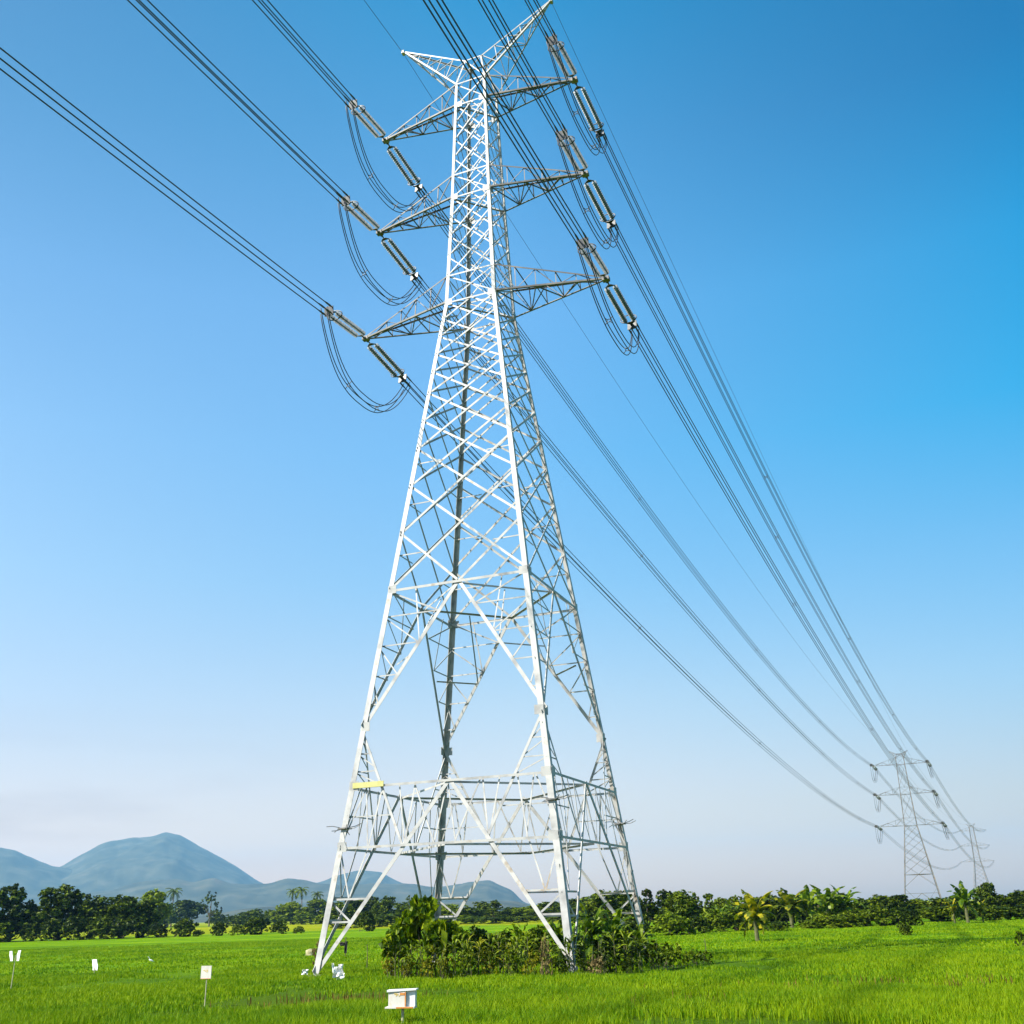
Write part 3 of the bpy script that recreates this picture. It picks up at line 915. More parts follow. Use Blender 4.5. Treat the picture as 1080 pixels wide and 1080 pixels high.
def tree_mesh(kind, h, w, seed, cb=0.3, lobes=9, leaves=2600, size=0.45, aspect=0.6, flat=0.75, stems=1, droop=0.0, spread=1.0):
    """returns (trunk mesh, crown mesh) for one plant of height h and width w"""
    r = np.random.default_rng(seed)
    C = []
    for k in range(lobes):
        a = 2 * pi * (k / lobes + r.uniform(-.06, .06)) * 1.618
        q = sqrt((k + 0.4) / lobes) * spread
        rad = w * r.uniform(0.17, 0.27) * (1.15 - 0.35 * q)
        x, y = cos(a) * q * (w / 2 - rad * .7), sin(a) * q * (w / 2 - rad * .7)
        hz_ = h * (cb + (1 - cb) * r.uniform(0.25, 0.98) * (1 - 0.45 * q * q))
        C.append((x, y, min(h - rad * flat * .9, hz_), rad))
    C[0] = (C[0][0], C[0][1], h - C[0][3] * flat, C[0][3])
    P = []; Nn = []
    tot = sum(c[3] ** 2 for c in C)
    for x, y, z, rad in C:
        m = int(leaves * rad ** 2 / tot)
        d = unit(r.normal(size=(m, 3)))
        # twig tufts: leaves gather round points on the lobe, leaving gaps
        tw_ = max(6, int(m / 14))
        td = unit(r.normal(size=(tw_, 3)))
        idx = r.integers(0, tw_, m)
        rr_ = (0.62 + 0.5 * r.random(tw_) ** 1.3)[idx]
        dd = unit(td[idx] + d * 0.22)
        pos = np.array([x, y, z]) + dd * (rr_ + r.normal(size=m) * 0.06)[:, None] * rad * np.array([1, 1, flat])
        P.append(pos); Nn.append(unit(dd * 0.7 + r.normal(size=(m, 3)) * 0.55 + np.array([0, 0, 0.55])))
    P = np.concatenate(P); Nn = np.concatenate(Nn)
    keep = P[:, 2] > 0.05
    P, Nn = P[keep], Nn[keep]
    V, F = leaf_cards(P, Nn, np.full(len(P), size), aspect, r, droop)
    crown = np_mesh(kind + '_crown', V, [F], M['mid_leaf'], link=False)
    mb = MB()
    tr = max(0.03, h * 0.022)
    for s_ in range(stems):
        bx, by = (0, 0) if stems == 1 else (r.uniform(-.25, .25) * w, r.uniform(-.25, .25) * w)
        fork = h * cb * (0.9 if stems == 1 else 0.6)
        mb.tube([(bx, by, -.3), (bx + r.normal() * tr, by + r.normal() * tr, fork * .5), (bx + r.normal() * tr * 2, by + r.normal() * tr * 2, max(fork, .1))], [tr * 1.4 / sqrt(stems), tr / sqrt(stems), tr * .8 / sqrt(stems)], 6)
        for x, y, z, rad in C[s_::stems]:
            p0 = Vector((bx, by, max(fork, .1) * r.uniform(.75, 1.0))); p2 = Vector((x, y, z))
            pm = p0.lerp(p2, .5) + Vector((0, 0, -0.08 * h * r.random()))
            mb.tube([p0, pm, p2], [tr * .55 / sqrt(stems), tr * .35 / sqrt(stems), tr * .12], 5)
    o = mb.build(kind + '_trunk', M['bark'])
    trunk = o.data
    bpy.data.objects.remove(o)
    return trunk, crown
def blade_strip(base, az, elev, L, W_, bend, r, segs=8, torn=0.0, V=None, F=None):
    """arching leaf with a folded midrib; its two halves may be torn into strips"""
    p = np.array(base, float)
    e = elev
    pts = [p.copy()]; dirs = []
    for k in range(segs):
        d = np.array([cos(e) * cos(az), cos(e) * sin(az), sin(e)])
        dirs.append(d)
        p = p + d * L / segs
        pts.append(p.copy())
        e -= bend / segs * (0.5 + k / segs)
    dirs.append(dirs[-1])
    sidev = np.array([-sin(az), cos(az), 0])
    prof = [sin(pi * min(1, (0.10 + 0.86 * k / segs))) ** 0.65 for k in range(segs + 1)]
    prof[-1] = 0.05
    for sg in (-1, 1):
        tilt = r.uniform(0.05, 0.5)
        for k in range(segs):
            if torn and r.random() < torn * 0.25: continue
            dz = -tilt - (r.uniform(0, 0.9) if r.random() < torn else 0)
            b = len(V)
            up0 = np.cross(dirs[k], sidev)
            o0 = (sidev * sg * cos(dz) + up0 * sin(dz)) * W_ / 2
            V += [pts[k], pts[k + 1], pts[k + 1] + o0 * prof[k + 1], pts[k] + o0 * prof[k]]
            F.append((b, b + 1, b + 2, b + 3) if sg < 0 else (b + 3, b + 2, b + 1, b))
def banana_mesh(h, seed, nl=11, torn=0.35, lw=0.80, ll=None):
    r = np.random.default_rng(seed)
    V = []; F = []
    sh = h * 0.46
    ll = ll or h * 0.60
    for k in range(nl):
        az = k * 2.4 + r.uniform(-.3, .3)
        f = k / nl
        el = R(84 - 50 * f + r.uniform(-8, 8))
        blade_strip((0.05 * cos(az), 0.05 * sin(az), sh * (0.97 - 0.12 * f)), az, el, ll * r.uniform(.8, 1.05), lw * r.uniform(.8, 1.1), R(75 + 110 * f), r, 9, torn, V, F)
    for k in range(5):      # hanging older leaves
        az = r.uniform(0, 6.28)
        blade_strip((0.1 * cos(az), 0.1 * sin(az), sh * .9), az, R(r.uniform(-40, 10)), ll * .75, lw * .6, R(80), r, 7, .3, V, F)
    crown = np_mesh('banana_crown', np.array(V), [np.array(F)], M['banana_leaf'], link=False)
    mb = MB()
    mb.tube([(0, 0, -.3), (0.02, 0, sh * .5), (0.03, 0.02, sh), (0.03, 0.02, sh * 1.1)], [h * .045, h * .036, h * .028, h * .012], 8)
    o = mb.build('t', M['stem']); t = o.data; bpy.data.objects.remove(o)
    return t, crown
def palm_mesh(h, seed, nf=18, fl=None):
    r = np.random.default_rng(seed)
    V = []; F = []
    fl = fl or 3.4
    lean = r.uniform(-.06, .06, 2) * h
    for k in range(nf):
        az = k * 2.4; f = k / nf
        e = R(75 - 95 * f + r.uniform(-8, 8))
        p = np.array([lean[0], lean[1], h - fl * .32])
        sidev = np.array([-sin(az), cos(az), 0])
        segs = 12
        for s_ in range(segs):
            d = np.array([cos(e) * cos(az), cos(e) * sin(az), sin(e)])
            q = p + d * fl / segs
            ln = fl * 0.24 * sin(pi * (0.12 + 0.8 * s_ / segs)) + .1
            b = len(V)
            V += [p + sidev * .03, q + sidev * .03, q - sidev * .03, p - sidev * .03]; F.append((b, b + 1, b + 2, b + 3))
            for sg in (-1, 1):
                for u in (0.2, 0.7):
                    a = p + (q - p) * u
                    tip = a + (sidev * sg * 0.75 + d * 0.5 + np.array([0, 0, -0.45])) * ln
                    b = len(V)
                    V += [a - d * .05, tip, a + d * .09]; F.append((b, b + 1, b + 2, b + 2))
            p = q
            e -= R(8.5)
    F = [f_ for f_ in F]
    q4 = np.array([f_ for f_ in F if f_[2] != f_[3]]); t3 = np.array([f_[:3] for f_ in F if f_[2] == f_[3]])
    crown = np_mesh('palm_crown', np.array(V), [q4, t3], M['dark_leaf'], link=False)
    mb = MB()
    mb.tube([(0, 0, -.4), (lean[0] * .2, lean[1] * .2, h * .35), (lean[0] * .6, lean[1] * .6, h * .7), (lean[0], lean[1], h - fl * .3)], [.24, .17, .14, .12], 8)
    o = mb.build('t', M['bark']); t = o.data; bpy.data.objects.remove(o)
    return t, crown

def stalk_mesh(h, seed, stems=4, nl=7):
    r = np.random.default_rng(seed)
    V = []; F = []
    mb = MB()
    for q in range(stems):
        bx, by = r.uniform(-.28, .28, 2)
        hh = h * r.uniform(.65, 1.0)
        lx, ly = r.uniform(-.12, .12, 2) * hh
        mb.tube([(bx, by, -.2), (bx + lx * .4, by + ly * .4, hh * .5), (bx + lx, by + ly, hh * .9)], [.024, .018, .008], 5)
        for k in range(nl):
            f = .18 + .8 * k / nl
            az = k * 2.6 + r.uniform(-.5, .5)
            blade_strip((bx + lx * f, by + ly * f, hh * f * .9), az, R(r.uniform(35, 70)), h * r.uniform(.3, .5), r.uniform(.07, .13), R(r.uniform(90, 150)), r, 6, 0.1, V, F)
    crown = np_mesh('stalk_leaves', np.array(V), [np.array(F)], M['banana_leaf'], link=False)
    o = mb.build('t', M['stem']); t = o.data; bpy.data.objects.remove(o)
    return t, crown
LIB = {
    'stalk': [stalk_mesh(1.8, 210 + k, 4 + k % 2, 7 + k % 3) for k in range(4)],
    'tree': [tree_mesh('tree', 9, 9, 100 + k, cb=0.02, lobes=19, leaves=6200, size=0.64) for k in range(4)],
    'slim': [tree_mesh('slim', 9, 4.5, 120 + k, cb=0.05, lobes=12, leaves=2800, size=0.55, flat=1.1) for k in range(3)],
    'sparse': [tree_mesh('sparse', 10, 8, 130 + k, cb=0.35, lobes=8, leaves=700, size=0.6, flat=0.8) for k in range(2)],
    'shrub': [tree_mesh('shrub', 3, 4, 140 + k, cb=0.0, lobes=13, leaves=3200, size=0.30, stems=3, flat=0.95) for k in range(4)],
    'broad': [tree_mesh('broad', 3, 2.2, 150 + k, cb=0.42, lobes=9, leaves=250, size=0.78, aspect=0.66, stems=5, droop=0.9, flat=1.25, spread=.9) for k in range(4)],
    'weed': [tree_mesh('weed', 1.6, 1.5, 160 + k, cb=0.05, lobes=9, leaves=750, size=0.17, aspect=0.5, stems=5, droop=0.5, flat=1.2) for k in range(4)],
    'herb': [tree_mesh('herb', 0.9, 1.3, 170 + k, cb=0.0, lobes=8, leaves=600, size=0.12, aspect=0.6, stems=4, flat=1.0) for k in range(3)],
    'banana': [banana_mesh(4.4, 180 + k, 11 + k, 0.25 + .1 * k) for k in range(3)],
    'palm': [palm_mesh(12, 190 + k) for k in range(2)],
}
BASE_H = {'stalk': (1.8, 1.4), 'tree': (9, 9), 'slim': (9, 4.5), 'sparse': (10, 8), 'shrub': (3, 4), 'broad': (3, 2.2), 'weed': (1.6, 1.5), 'herb': (.9, 1.3), 'banana': (4.4, 4.4), 'palm': (12, 6)}
NAMES = {'stalk': ('leafy_stalk_plant', 'plant'), 'tree': ('broadleaf_tree', 'tree'), 'slim': ('slender_tree', 'tree'), 'sparse': ('sparse_tree', 'tree'), 'shrub': ('shrub', 'shrub'), 'broad': ('broad_leaved_plant', 'plant'),
         'weed': ('tall_weed', 'plant'), 'herb': ('low_weed', 'plant'), 'banana': ('banana_plant', 'banana plant'), 'palm': ('coconut_palm', 'palm')}
prng = np.random.default_rng(5)
def plant(kind, x, y, h, w, leaf, label, group, var=None, rz=None):
    t, c = LIB[kind][(var if var is not None else prng.integers(0, 99)) % len(LIB[kind])]
    nm, cat = NAMES[kind]
    root = tag(empty(nm, (x, y, GZ), prng.uniform(0, 6.28) if rz is None else rz), label, cat, group)
    h0, w0 = BASE_H[kind]
    root.scale = (w / w0, w / w0, h / h0)
    a = bpy.data.objects.new('trunk' if cat in ('tree', 'palm') else 'stem', t); col.objects.link(a); a.parent = root
    b = bpy.data.objects.new('crown' if cat in ('tree', 'palm') else 'leaves', c); col.objects.link(b); b.parent = root
    if c.materials[0] != M[leaf]:
        b.material_slots[0].link = 'OBJECT'
        b.material_slots[0].material = M[leaf]
    return root
ORD = 'first second third fourth fifth sixth seventh eighth ninth tenth eleventh twelfth thirteenth fourteenth fifteenth sixteenth seventeenth eighteenth nineteenth twentieth'.split()
def pxh(px, Y): return px * Y / 1234.0
def pxw(px, Y): return px * Y / 1147.0
def row(items, group, text):
    """plants of one row; a label counts them from the left"""
    items = sorted(items, key=lambda t: t[1] )
    for i, (kind, px, Y, top, base_top, w, leaf) in enumerate(items):
        x, y = at(px, Y)
        h = base_top
        plant(kind, x, y, h, w, leaf, text % ORD[i], group)

def hor(px): return 978.9 - 0.0300 * px
def htop(px, top, Y): return (hor(px) - top) * Y / 1234.0 + EYE - GZ      # height of a plant whose top shows at row top

# left edge of the near field: dark trees
for kind, px, Y, top, wpx, leaf, lab in (
    ('tree', -38, 204, 934, 72, 'dark_leaf', 'dark tree cut by the left frame edge'),
    ('tree', 14, 200, 930, 66, 'dark_leaf', 'tallest dark tree at the far left of the field edge'),
    ('tree', 66, 202, 935, 66, 'dark_leaf', 'round dark tree right of the tallest one at the left field edge'),
    ('tree', 101, 203, 945, 56, 'dark_leaf', 'lower dark tree in the middle of the left tree row'),
    ('tree', 130, 201, 944, 54, 'dark_leaf', 'dark tree near the right end of the left tree row'),
    ('slim', 154, 205, 950, 34, 'dark_leaf', 'narrow dark tree ending the left tree row'),
    ('tree', 160, 300, 940, 40, 'light_leaf', 'pale green tree rising behind the end of the left tree row'),
):
    x, y = at(px, Y); plant(kind, x, y, htop(px, top, Y), pxw(wpx, Y), leaf, lab, 'trees along the left field edge')
row([('shrub', px, 198.0, 0, pxh(h_, 198), pxw(w_, 198), lf) for px, h_, w_, lf in ((4, 26, 46, 'light_leaf'), (38, 20, 34, 'dark_leaf'), (60, 24, 40, 'dark_leaf'), (86, 26, 40, 'dark_leaf'), (113, 24, 42, 'dark_leaf'), (141, 25, 44, 'dark_leaf'), (167, 15, 28, 'dark_leaf'))],
    'undergrowth bushes under the left trees', 'dark bush under the left tree row, %s from the left')
row([('shrub', px, 197.0, 0, pxh(h_, 197), pxw(w_, 197), lf) for px, h_, w_, lf in ((194, 21, 32, 'dark_leaf'), (212, 7, 14, 'dark_leaf'), (231, 16, 21, 'dark_leaf'), (253, 11, 18, 'mid_leaf'), (268, 20, 34, 'dark_leaf'), (296, 15, 22, 'dark_leaf'), (316, 8, 14, 'mid_leaf'), (386, 22, 24, 'dark_leaf'))],
    'single bushes along the field bund', 'rounded bush standing alone on the far field bund, %s from the left')
# farther off, left of the pylon
for kind, px, Y, top, wpx, leaf, lab in (
    ('palm', 182, 600, 937, 20, 'dark_leaf', 'coconut palm with a dark crown above the trees beside the mountain foot'),
    ('tree', 178, 590, 951, 30, 'mid_leaf', 'bushy tree at the foot of the coconut palm'),
    ('tree', 199, 620, 949, 40, 'dark_leaf', 'dark dome-shaped tree right of the coconut palm'),
    ('sparse', 222, 560, 940, 24, 'dark_leaf', 'open spreading tree with gaps in its crown, alone before the hills'),
    ('tree', 230, 580, 959, 24, 'dark_leaf', 'small dark tree touching the open spreading tree'),
    ('palm', 307, 520, 938, 15, 'dark_leaf', 'palm on the left of the tall clump beside the pylon foot'),
    ('palm', 319, 515, 936, 17, 'dark_leaf', 'middle palm of the tall clump beside the pylon foot'),
    ('palm', 333, 525, 941, 15, 'dark_leaf', 'right palm of the tall clump beside the pylon foot'),
    ('tree', 310, 500, 950, 40, 'light_leaf', 'sunlit tree under the palm clump beside the pylon foot'),
    ('tree', 336, 505, 949, 38, 'mid_leaf', 'tree under the right palm of the clump'),
):
    x, y = at(px, Y); plant(kind, x, y, htop(px, top, Y), pxw(wpx, Y), leaf, lab, 'far trees before the hills')
row([(k, px, 470.0 + (i * 37) % 60, 0, htop(px, top, 470 + (i * 37) % 60), pxw(w_, 500), lf) for i, (k, px, top, w_, lf) in enumerate((
    ('shrub', 247, 965, 24, 'mid_leaf'), ('tree', 259, 962, 28, 'dark_leaf'), ('tree', 272, 958, 30, 'mid_leaf'), ('tree', 284, 959, 30, 'dark_leaf'), ('tree', 296, 953, 32, 'light_leaf'), ('shrub', 324, 964, 36, 'light_leaf'), ('shrub', 345, 963, 34, 'mid_leaf')))],
    'far trees before the hills', 'low tree in the far row sloping up to the palm clump, %s from the left')
row([(k, px, 290.0 + (i * 53) % 60, 0, htop(px, top, 290 + (i * 53) % 60), pxw(w_, 320), lf) for i, (k, px, top, w_, lf) in enumerate((
    ('tree', 355, 950, 46, 'mid_leaf'), ('tree', 378, 948, 48, 'dark_leaf'), ('slim', 394, 945, 26, 'dark_leaf'), ('tree', 408, 944, 36, 'mid_leaf'), ('tree', 424, 951, 44, 'mid_leaf'), ('sparse', 433, 944, 16, 'dark_leaf'),
    ('tree', 450, 953, 46, 'dark_leaf'), ('tree', 473, 954, 48, 'light_leaf'), ('tree', 491, 956, 44, 'mid_leaf'), ('tree', 507, 950, 38, 'dark_leaf'), ('slim', 522, 949, 22, 'dark_leaf'), ('tree', 540, 957, 46, 'mid_leaf'),
    ('tree', 562, 955, 46, 'light_leaf'), ('tree', 582, 951, 44, 'mid_leaf'), ('tree', 603, 948, 46, 'dark_leaf'), ('tree', 624, 945, 46, 'mid_leaf')))],
    'far trees seen through the pylon', 'tree in the far row seen between the pylon legs, %s from the left')
row([('shrub', px, 262.0 + (i * 29) % 20, 0, htop(px, top, 262 + (i * 29) % 20), pxw(w_, 270), lf) for i, (px, top, w_, lf) in enumerate((
    (362, 966, 44, 'mid_leaf'), (404, 965, 48, 'mid_leaf'), (432, 967, 40, 'light_leaf'), (462, 966, 48, 'mid_leaf'), (497, 967, 48, 'light_leaf'), (528, 967, 44, 'mid_leaf'), (556, 966, 46, 'mid_leaf'), (590, 964, 48, 'mid_leaf'), (618, 963, 44, 'dark_leaf')))],
    'bushes before the far trees', 'low green bush before the far trees behind the pylon, %s from the left')
# right edge of the near field
row([(k, px, 128.0 + (i * 17) % 34, 0, htop(px, top, 128 + (i * 17) % 34), pxw(w_, 140) * 1.3, lf) for i, (k, px, top, w_, lf) in enumerate((
    ('tree', 640, 941, 34, 'dark_leaf'), ('tree', 662, 939, 36, 'mid_leaf'), ('slim', 681, 937, 18, 'dark_leaf'), ('tree', 700, 937, 34, 'dark_leaf'), ('tree', 718, 939, 32, 'mid_leaf'), ('slim', 733, 944, 18, 'dark_leaf'),
    ('slim', 747, 942, 14, 'mid_leaf'), ('tree', 762, 947, 30, 'mid_leaf'), ('slim', 778, 944, 18, 'mid_leaf'), ('tree', 796, 946, 30, 'mid_leaf'), ('tree', 814, 945, 28, 'dark_leaf'), ('slim', 828, 938, 16, 'dark_leaf'), ('tree', 846, 940, 28, 'dark_leaf'),
    ('slim', 862, 936, 18, 'mid_leaf'), ('tree', 880, 942, 30, 'dark_leaf')))],
    'trees of the right tree line', 'dark tree standing tall in the right tree line, %s from the left')
row([('tree', px, Y, 0, htop(px, top, Y), pxw(w_, Y) * 1.25, lf) for px, top, w_, lf, Y in ((905, 946, 30, 'mid_leaf', 150.), (928, 945, 34, 'mid_leaf', 155.), (946, 944, 30, 'dark_leaf', 150.), (966, 948, 34, 'mid_leaf', 160.), (988, 946, 34, 'mid_leaf', 158.), (1008, 944, 30, 'dark_leaf', 160.),
    (1042, 931, 22, 'dark_leaf', 150.), (1056, 943, 30, 'mid_leaf', 150.), (1078, 939, 34, 'dark_leaf', 150.), (1104, 938, 40, 'dark_leaf', 150.))],
    'bushy trees below the second pylon', 'bushy green tree in the row below the second pylon, %s from the left')
fb_ = [(667, 963, 30, 'dark_leaf', 106), (705, 962, 38, 'light_leaf', 104), (732, 966, 26, 'dark_leaf', 107), (752, 960, 28, 'mid_leaf', 112), (772, 958, 30, 'mid_leaf', 114), (790, 960, 30, 'mid_leaf', 112), (818, 972, 26, 'mid_leaf', 108),
       (850, 971, 22, 'light_leaf', 113), (872, 962, 34, 'mid_leaf', 114), (896, 960, 34, 'mid_leaf', 116), (918, 956, 34, 'mid_leaf', 117), (940, 957, 34, 'mid_leaf', 118), (957, 959, 20, 'dark_leaf', 112), (980, 956, 36, 'mid_leaf', 130), (1004, 955, 36, 'mid_leaf', 130),
       (1032, 955, 34, 'dark_leaf', 128), (1056, 955, 34, 'mid_leaf', 130), (1080, 955, 36, 'dark_leaf', 130)]
row([('shrub', px, float(Y), 0, htop(px, top, Y), pxw(w_, Y) * 1.3, lf) for px, top, w_, lf, Y in fb_], 'bushes along the right field edge', 'green bush along the right field edge, %s from the left')
for px, Y, top, leaf, sc_, lab in (
    (795, 79, 931, 'yellow_leaf', .85, 'banana plant with drooping yellow leaves standing out in the right field'),
    (833, 120, 931, 'yellow_leaf', 1, 'bright yellow-leaved banana plant before the dark trees'),
    (851, 121, 929, 'banana_leaf', 1, 'green banana plant beside the bright yellow one'),
    (872, 124, 926, 'banana_leaf', 1, 'tallest banana plant of the right clump'),
    (890, 125, 928, 'banana_leaf', .9, 'spiky-topped banana plant at the right end of its clump'),
    (757, 112, 950, 'banana_leaf', .8, 'low banana plant behind the field bund on the right'),
    (773, 118, 944, 'banana_leaf', .8, 'banana plant left of the one standing in the field'),
    (1018, 118, 924, 'banana_leaf', .8, 'tall ragged banana plant right of the second pylon'),
    (1004, 119, 943, 'yellow_leaf', .7, 'yellowish banana plant at the foot of the tall ragged one'),
    (1034, 119, 945, 'yellow_leaf', .7, 'yellow-green arching banana plant near the farthest pylon'),
    (740, 110, 961, 'banana_leaf', .7, 'small banana plant at the left end of the right field edge'),
    ):
    x, y = at(px, Y); h = htop(px, top, Y)
    plant('banana', x, y, h, h * sc_ * 1.15, leaf, lab, 'banana plants by the right field')
for px, Y, h, w, k, lf, lab in ((952, 84, 1.0, 1.3, 'shrub', 'dark_leaf', 'small dark bush standing alone in the right field'), (1071, 57, 0.95, .8, 'weed', 'dark_leaf', 'dark knotted seedling at the right edge of the field'),
    (1078, 56, 0.7, .8, 'weed', 'mid_leaf', 'leafy seedling cut by the right frame edge')):
    x, y = at(px, Y); plant(k, x, y, h, w, lf, lab, None)

# thicket inside and before the near pylon's feet
th = 'plants growing round the pylon feet'
for i, (px, Y, top, wpx, lf, lab) in enumerate((
    (414, 46.6, 981, 30, 'broad_leaf', 'short broad-leaved plant at the left end of the pylon thicket'),
    (431, 47.8, 961, 34, 'broad_leaf', 'broad-leaved plant left of the tallest one in the pylon thicket'),
    (447, 47.2, 951, 38, 'broad_leaf', 'tallest broad-leaved plant of the pylon thicket, before the rear leg'),
    (461, 46.2, 968, 30, 'broad_leaf', 'broad-leaved plant at the foot of the rear pylon leg'),
    (477, 47.5, 974, 32, 'light_leaf', 'pale broad-leaved plant right of the rear pylon leg'))):
    x, y = at(px, Y); plant('broad', x, y, htop(px, top, Y), pxw(wpx, Y), lf, lab, th, i)
row([('weed', px, Y, 0, htop(px, top, Y), pxw(w_, Y), lf) for i, (px, Y, top, w_, lf) in enumerate((
    (412, 46.2, 1004, 18, 'weed_leaf'), (430, 45.4, 1008, 20, 'weed_leaf'), (450, 45.2, 1006, 20, 'weed_leaf'), (470, 44.8, 1000, 22, 'weed_leaf'), (492, 45.0, 994, 24, 'light_leaf'), (514, 45.4, 998, 24, 'weed_leaf'),
    (538, 44.8, 996, 24, 'light_leaf'), (560, 44.6, 1000, 22, 'weed_leaf'), (588, 44.4, 1002, 22, 'mid_leaf'), (616, 44.6, 1008, 22, 'dark_leaf'), (638, 44.9, 1006, 24, 'dark_leaf'), (660, 45.6, 1006, 24, 'dark_leaf')))],
    th, 'yellowing weed along the front of the pylon thicket, %s from the left')
row([('stalk', px, Y, 0, htop(px, top, Y), pxw(w_, Y), lf) for px, Y, top, w_, lf in (
    (421, 45.9, 990, 30, 'mid_leaf'), (440, 45.6, 984, 32, 'light_leaf'), (460, 45.6, 990, 30, 'weed_leaf'), (481, 45.8, 978, 32, 'light_leaf'), (502, 45.4, 984, 30, 'weed_leaf'), (519, 46.2, 976, 34, 'light_leaf'), (534, 45.6, 986, 28, 'weed_leaf'), (551, 46.0, 974, 36, 'light_leaf'),
    (572, 45.4, 980, 32, 'weed_leaf'), (597, 45.4, 978, 34, 'mid_leaf'), (611, 46.6, 958, 40, 'banana_leaf'), (631, 45.6, 984, 34, 'dark_leaf'), (648, 46.4, 968, 36, 'mid_leaf'), (667, 46.6, 980, 34, 'dark_leaf'), (683, 47.2, 984, 30, 'mid_leaf'))],  # darker leaf colours at the right end stand in for shadow there
    th, 'upright stalk plant with arching leaves in the pylon thicket, %s from the left')
row([('shrub', px, Y, 0, htop(px, top, Y), pxw(w_, Y), lf) for px, Y, top, w_, lf in ((500, 54., 978, 50, 'mid_leaf'), (536, 55., 980, 46, 'mid_leaf'), (570, 53., 976, 46, 'light_leaf'), (606, 51., 984, 40, 'dark_leaf'), (640, 50., 986, 44, 'dark_leaf'), (664, 52., 974, 44, 'dark_leaf'))],
    th, 'rounded bush inside the pylon base, %s from the left')
for i, (px, Y, top, sc_, lf, lab) in enumerate((
    (622, 49.5, 938, 0.75, 'banana_leaf', 'tall banana plant beside the front right pylon leg'),
    (646, 51.0, 948, 0.8, 'banana_leaf', 'banana plant between the two right pylon legs'),
    (588, 50.0, 955, 0.7, 'banana_leaf', 'banana plant left of the front right pylon leg'),
    (672, 49.5, 966, 0.8, 'banana_leaf', 'drooping banana plant at the outer right pylon foot'),
    (548, 52.5, 966, 0.7, 'banana_leaf', 'banana plant in the middle of the pylon base'))):
    x, y = at(px, Y); h = htop(px, top, Y); plant('banana', x, y, h, h * sc_, lf, lab, th, i)
row([('herb', px, Y, 0, htop(px, top, Y), pxw(w_, Y), lf) for px, Y, top, w_, lf in ((687, 46.8, 990, 40, 'mid_leaf'), (701, 48.0, 992, 34, 'light_leaf'), (714, 48.6, 996, 30, 'light_leaf'), (728, 49.4, 999, 28, 'light_leaf'), (739, 50.2, 1003, 22, 'mid_leaf'))],
    th, 'low light green weed trailing off right of the thicket, %s from the left')
for px, Y, top, wpx, lab in ((338, 54.5, 992, 16, 'dried brown bush inside the left pylon foot'), (573, 44.0, 988, 18, 'withered brown plant before the thicket, left of the front pylon leg'), (625, 44.0, 1006, 22, 'withered low plant in the dark of the right thicket')):
    x, y = at(px, Y); plant('weed', x, y, htop(px, top, Y), pxw(wpx, Y), 'dry_leaf', lab, None)

# ------------------------------------------------------------ rice
def blades(name, x, y, h, w, seed, mat, label, lean=0.35):
    r = np.random.default_rng(seed)
    n = len(x)
    a = r.uniform(0, 2 * pi, n); ln = lean * (0.3 + r.random(n)) * h
    a2 = r.uniform(0, 2 * pi, n)
    bx, by = np.cos(a2) * w / 2, np.sin(a2) * w / 2
    dx, dy = np.cos(a) * ln, np.sin(a) * ln
    z0 = np.full(n, GZ - 0.02)
    v = np.empty((n, 5, 3))
    v[:, 0] = np.stack([x - bx, y - by, z0], 1); v[:, 1] = np.stack([x + bx, y + by, z0], 1)
    v[:, 2] = np.stack([x + bx * .8 + dx * .35, y + by * .8 + dy * .35, z0 + h * .6], 1)
    v[:, 3] = np.stack([x - bx * .8 + dx * .35, y - by * .8 + dy * .35, z0 + h * .6], 1)
    v[:, 4] = np.stack([x + dx, y + dy, z0 + h * (1 - .12 * r.random(n))], 1)
    i = np.arange(n) * 5
    o = np_mesh(name, v.reshape(-1, 3), [np.stack([i, i + 1, i + 2, i + 3], 1), np.stack([i + 3, i + 2, i + 4], 1)], mat)
    return tag(o, label, kind='stuff')
def wedge(n, y0, y1, r, half=0.60):
    d = np.sqrt(r.random(n) * (y1 ** 2 - y0 ** 2) + y0 ** 2)
    a = r.uniform(-half, half, n)
    return d * np.sin(a), d * np.cos(a)
def patchy(x, y):
    return 0.5 + 0.28 * fbm(x / 2.2, y / 3.5, 41, 4) + 0.12 * fbm(x / .5, y / .5, 43, 2)
X = []; Y = []; Hh = []; Ww = []
for n, y0, y1, tuft, w in ((74000, 15, 34, 6, 0.016), (68000, 34, 62, 5, 0.024), (90000, 62, 140, 4, 0.05)):
    cx, cy = wedge(n, y0, y1, rng)
    p = patchy(cx, cy)
    keep = rng.random(n) < np.clip((p - (.24 if y0 < 30 else .18)) * 3.4, 0.03 if y0 < 60 else 0.5, 1)
    cx, cy, p = cx[keep], cy[keep], p[keep]
    for _ in range(tuft):
        X.append(cx + rng.normal(size=len(cx)) * .07); Y.append(cy + rng.normal(size=len(cx)) * .07)
        Hh.append((0.20 + 0.20 * np.clip(p, 0, 1)) * rng.uniform(.7, 1.25, len(cx)) * (0.95 if y0 < 30 else 0.62 if y0 < 60 else 0.42)); Ww.append(np.full(len(cx), w))
blades('rice_grass', np.concatenate(X), np.concatenate(Y), np.concatenate(Hh), np.concatenate(Ww), 3, M['rice'], 'young green rice standing in the field')
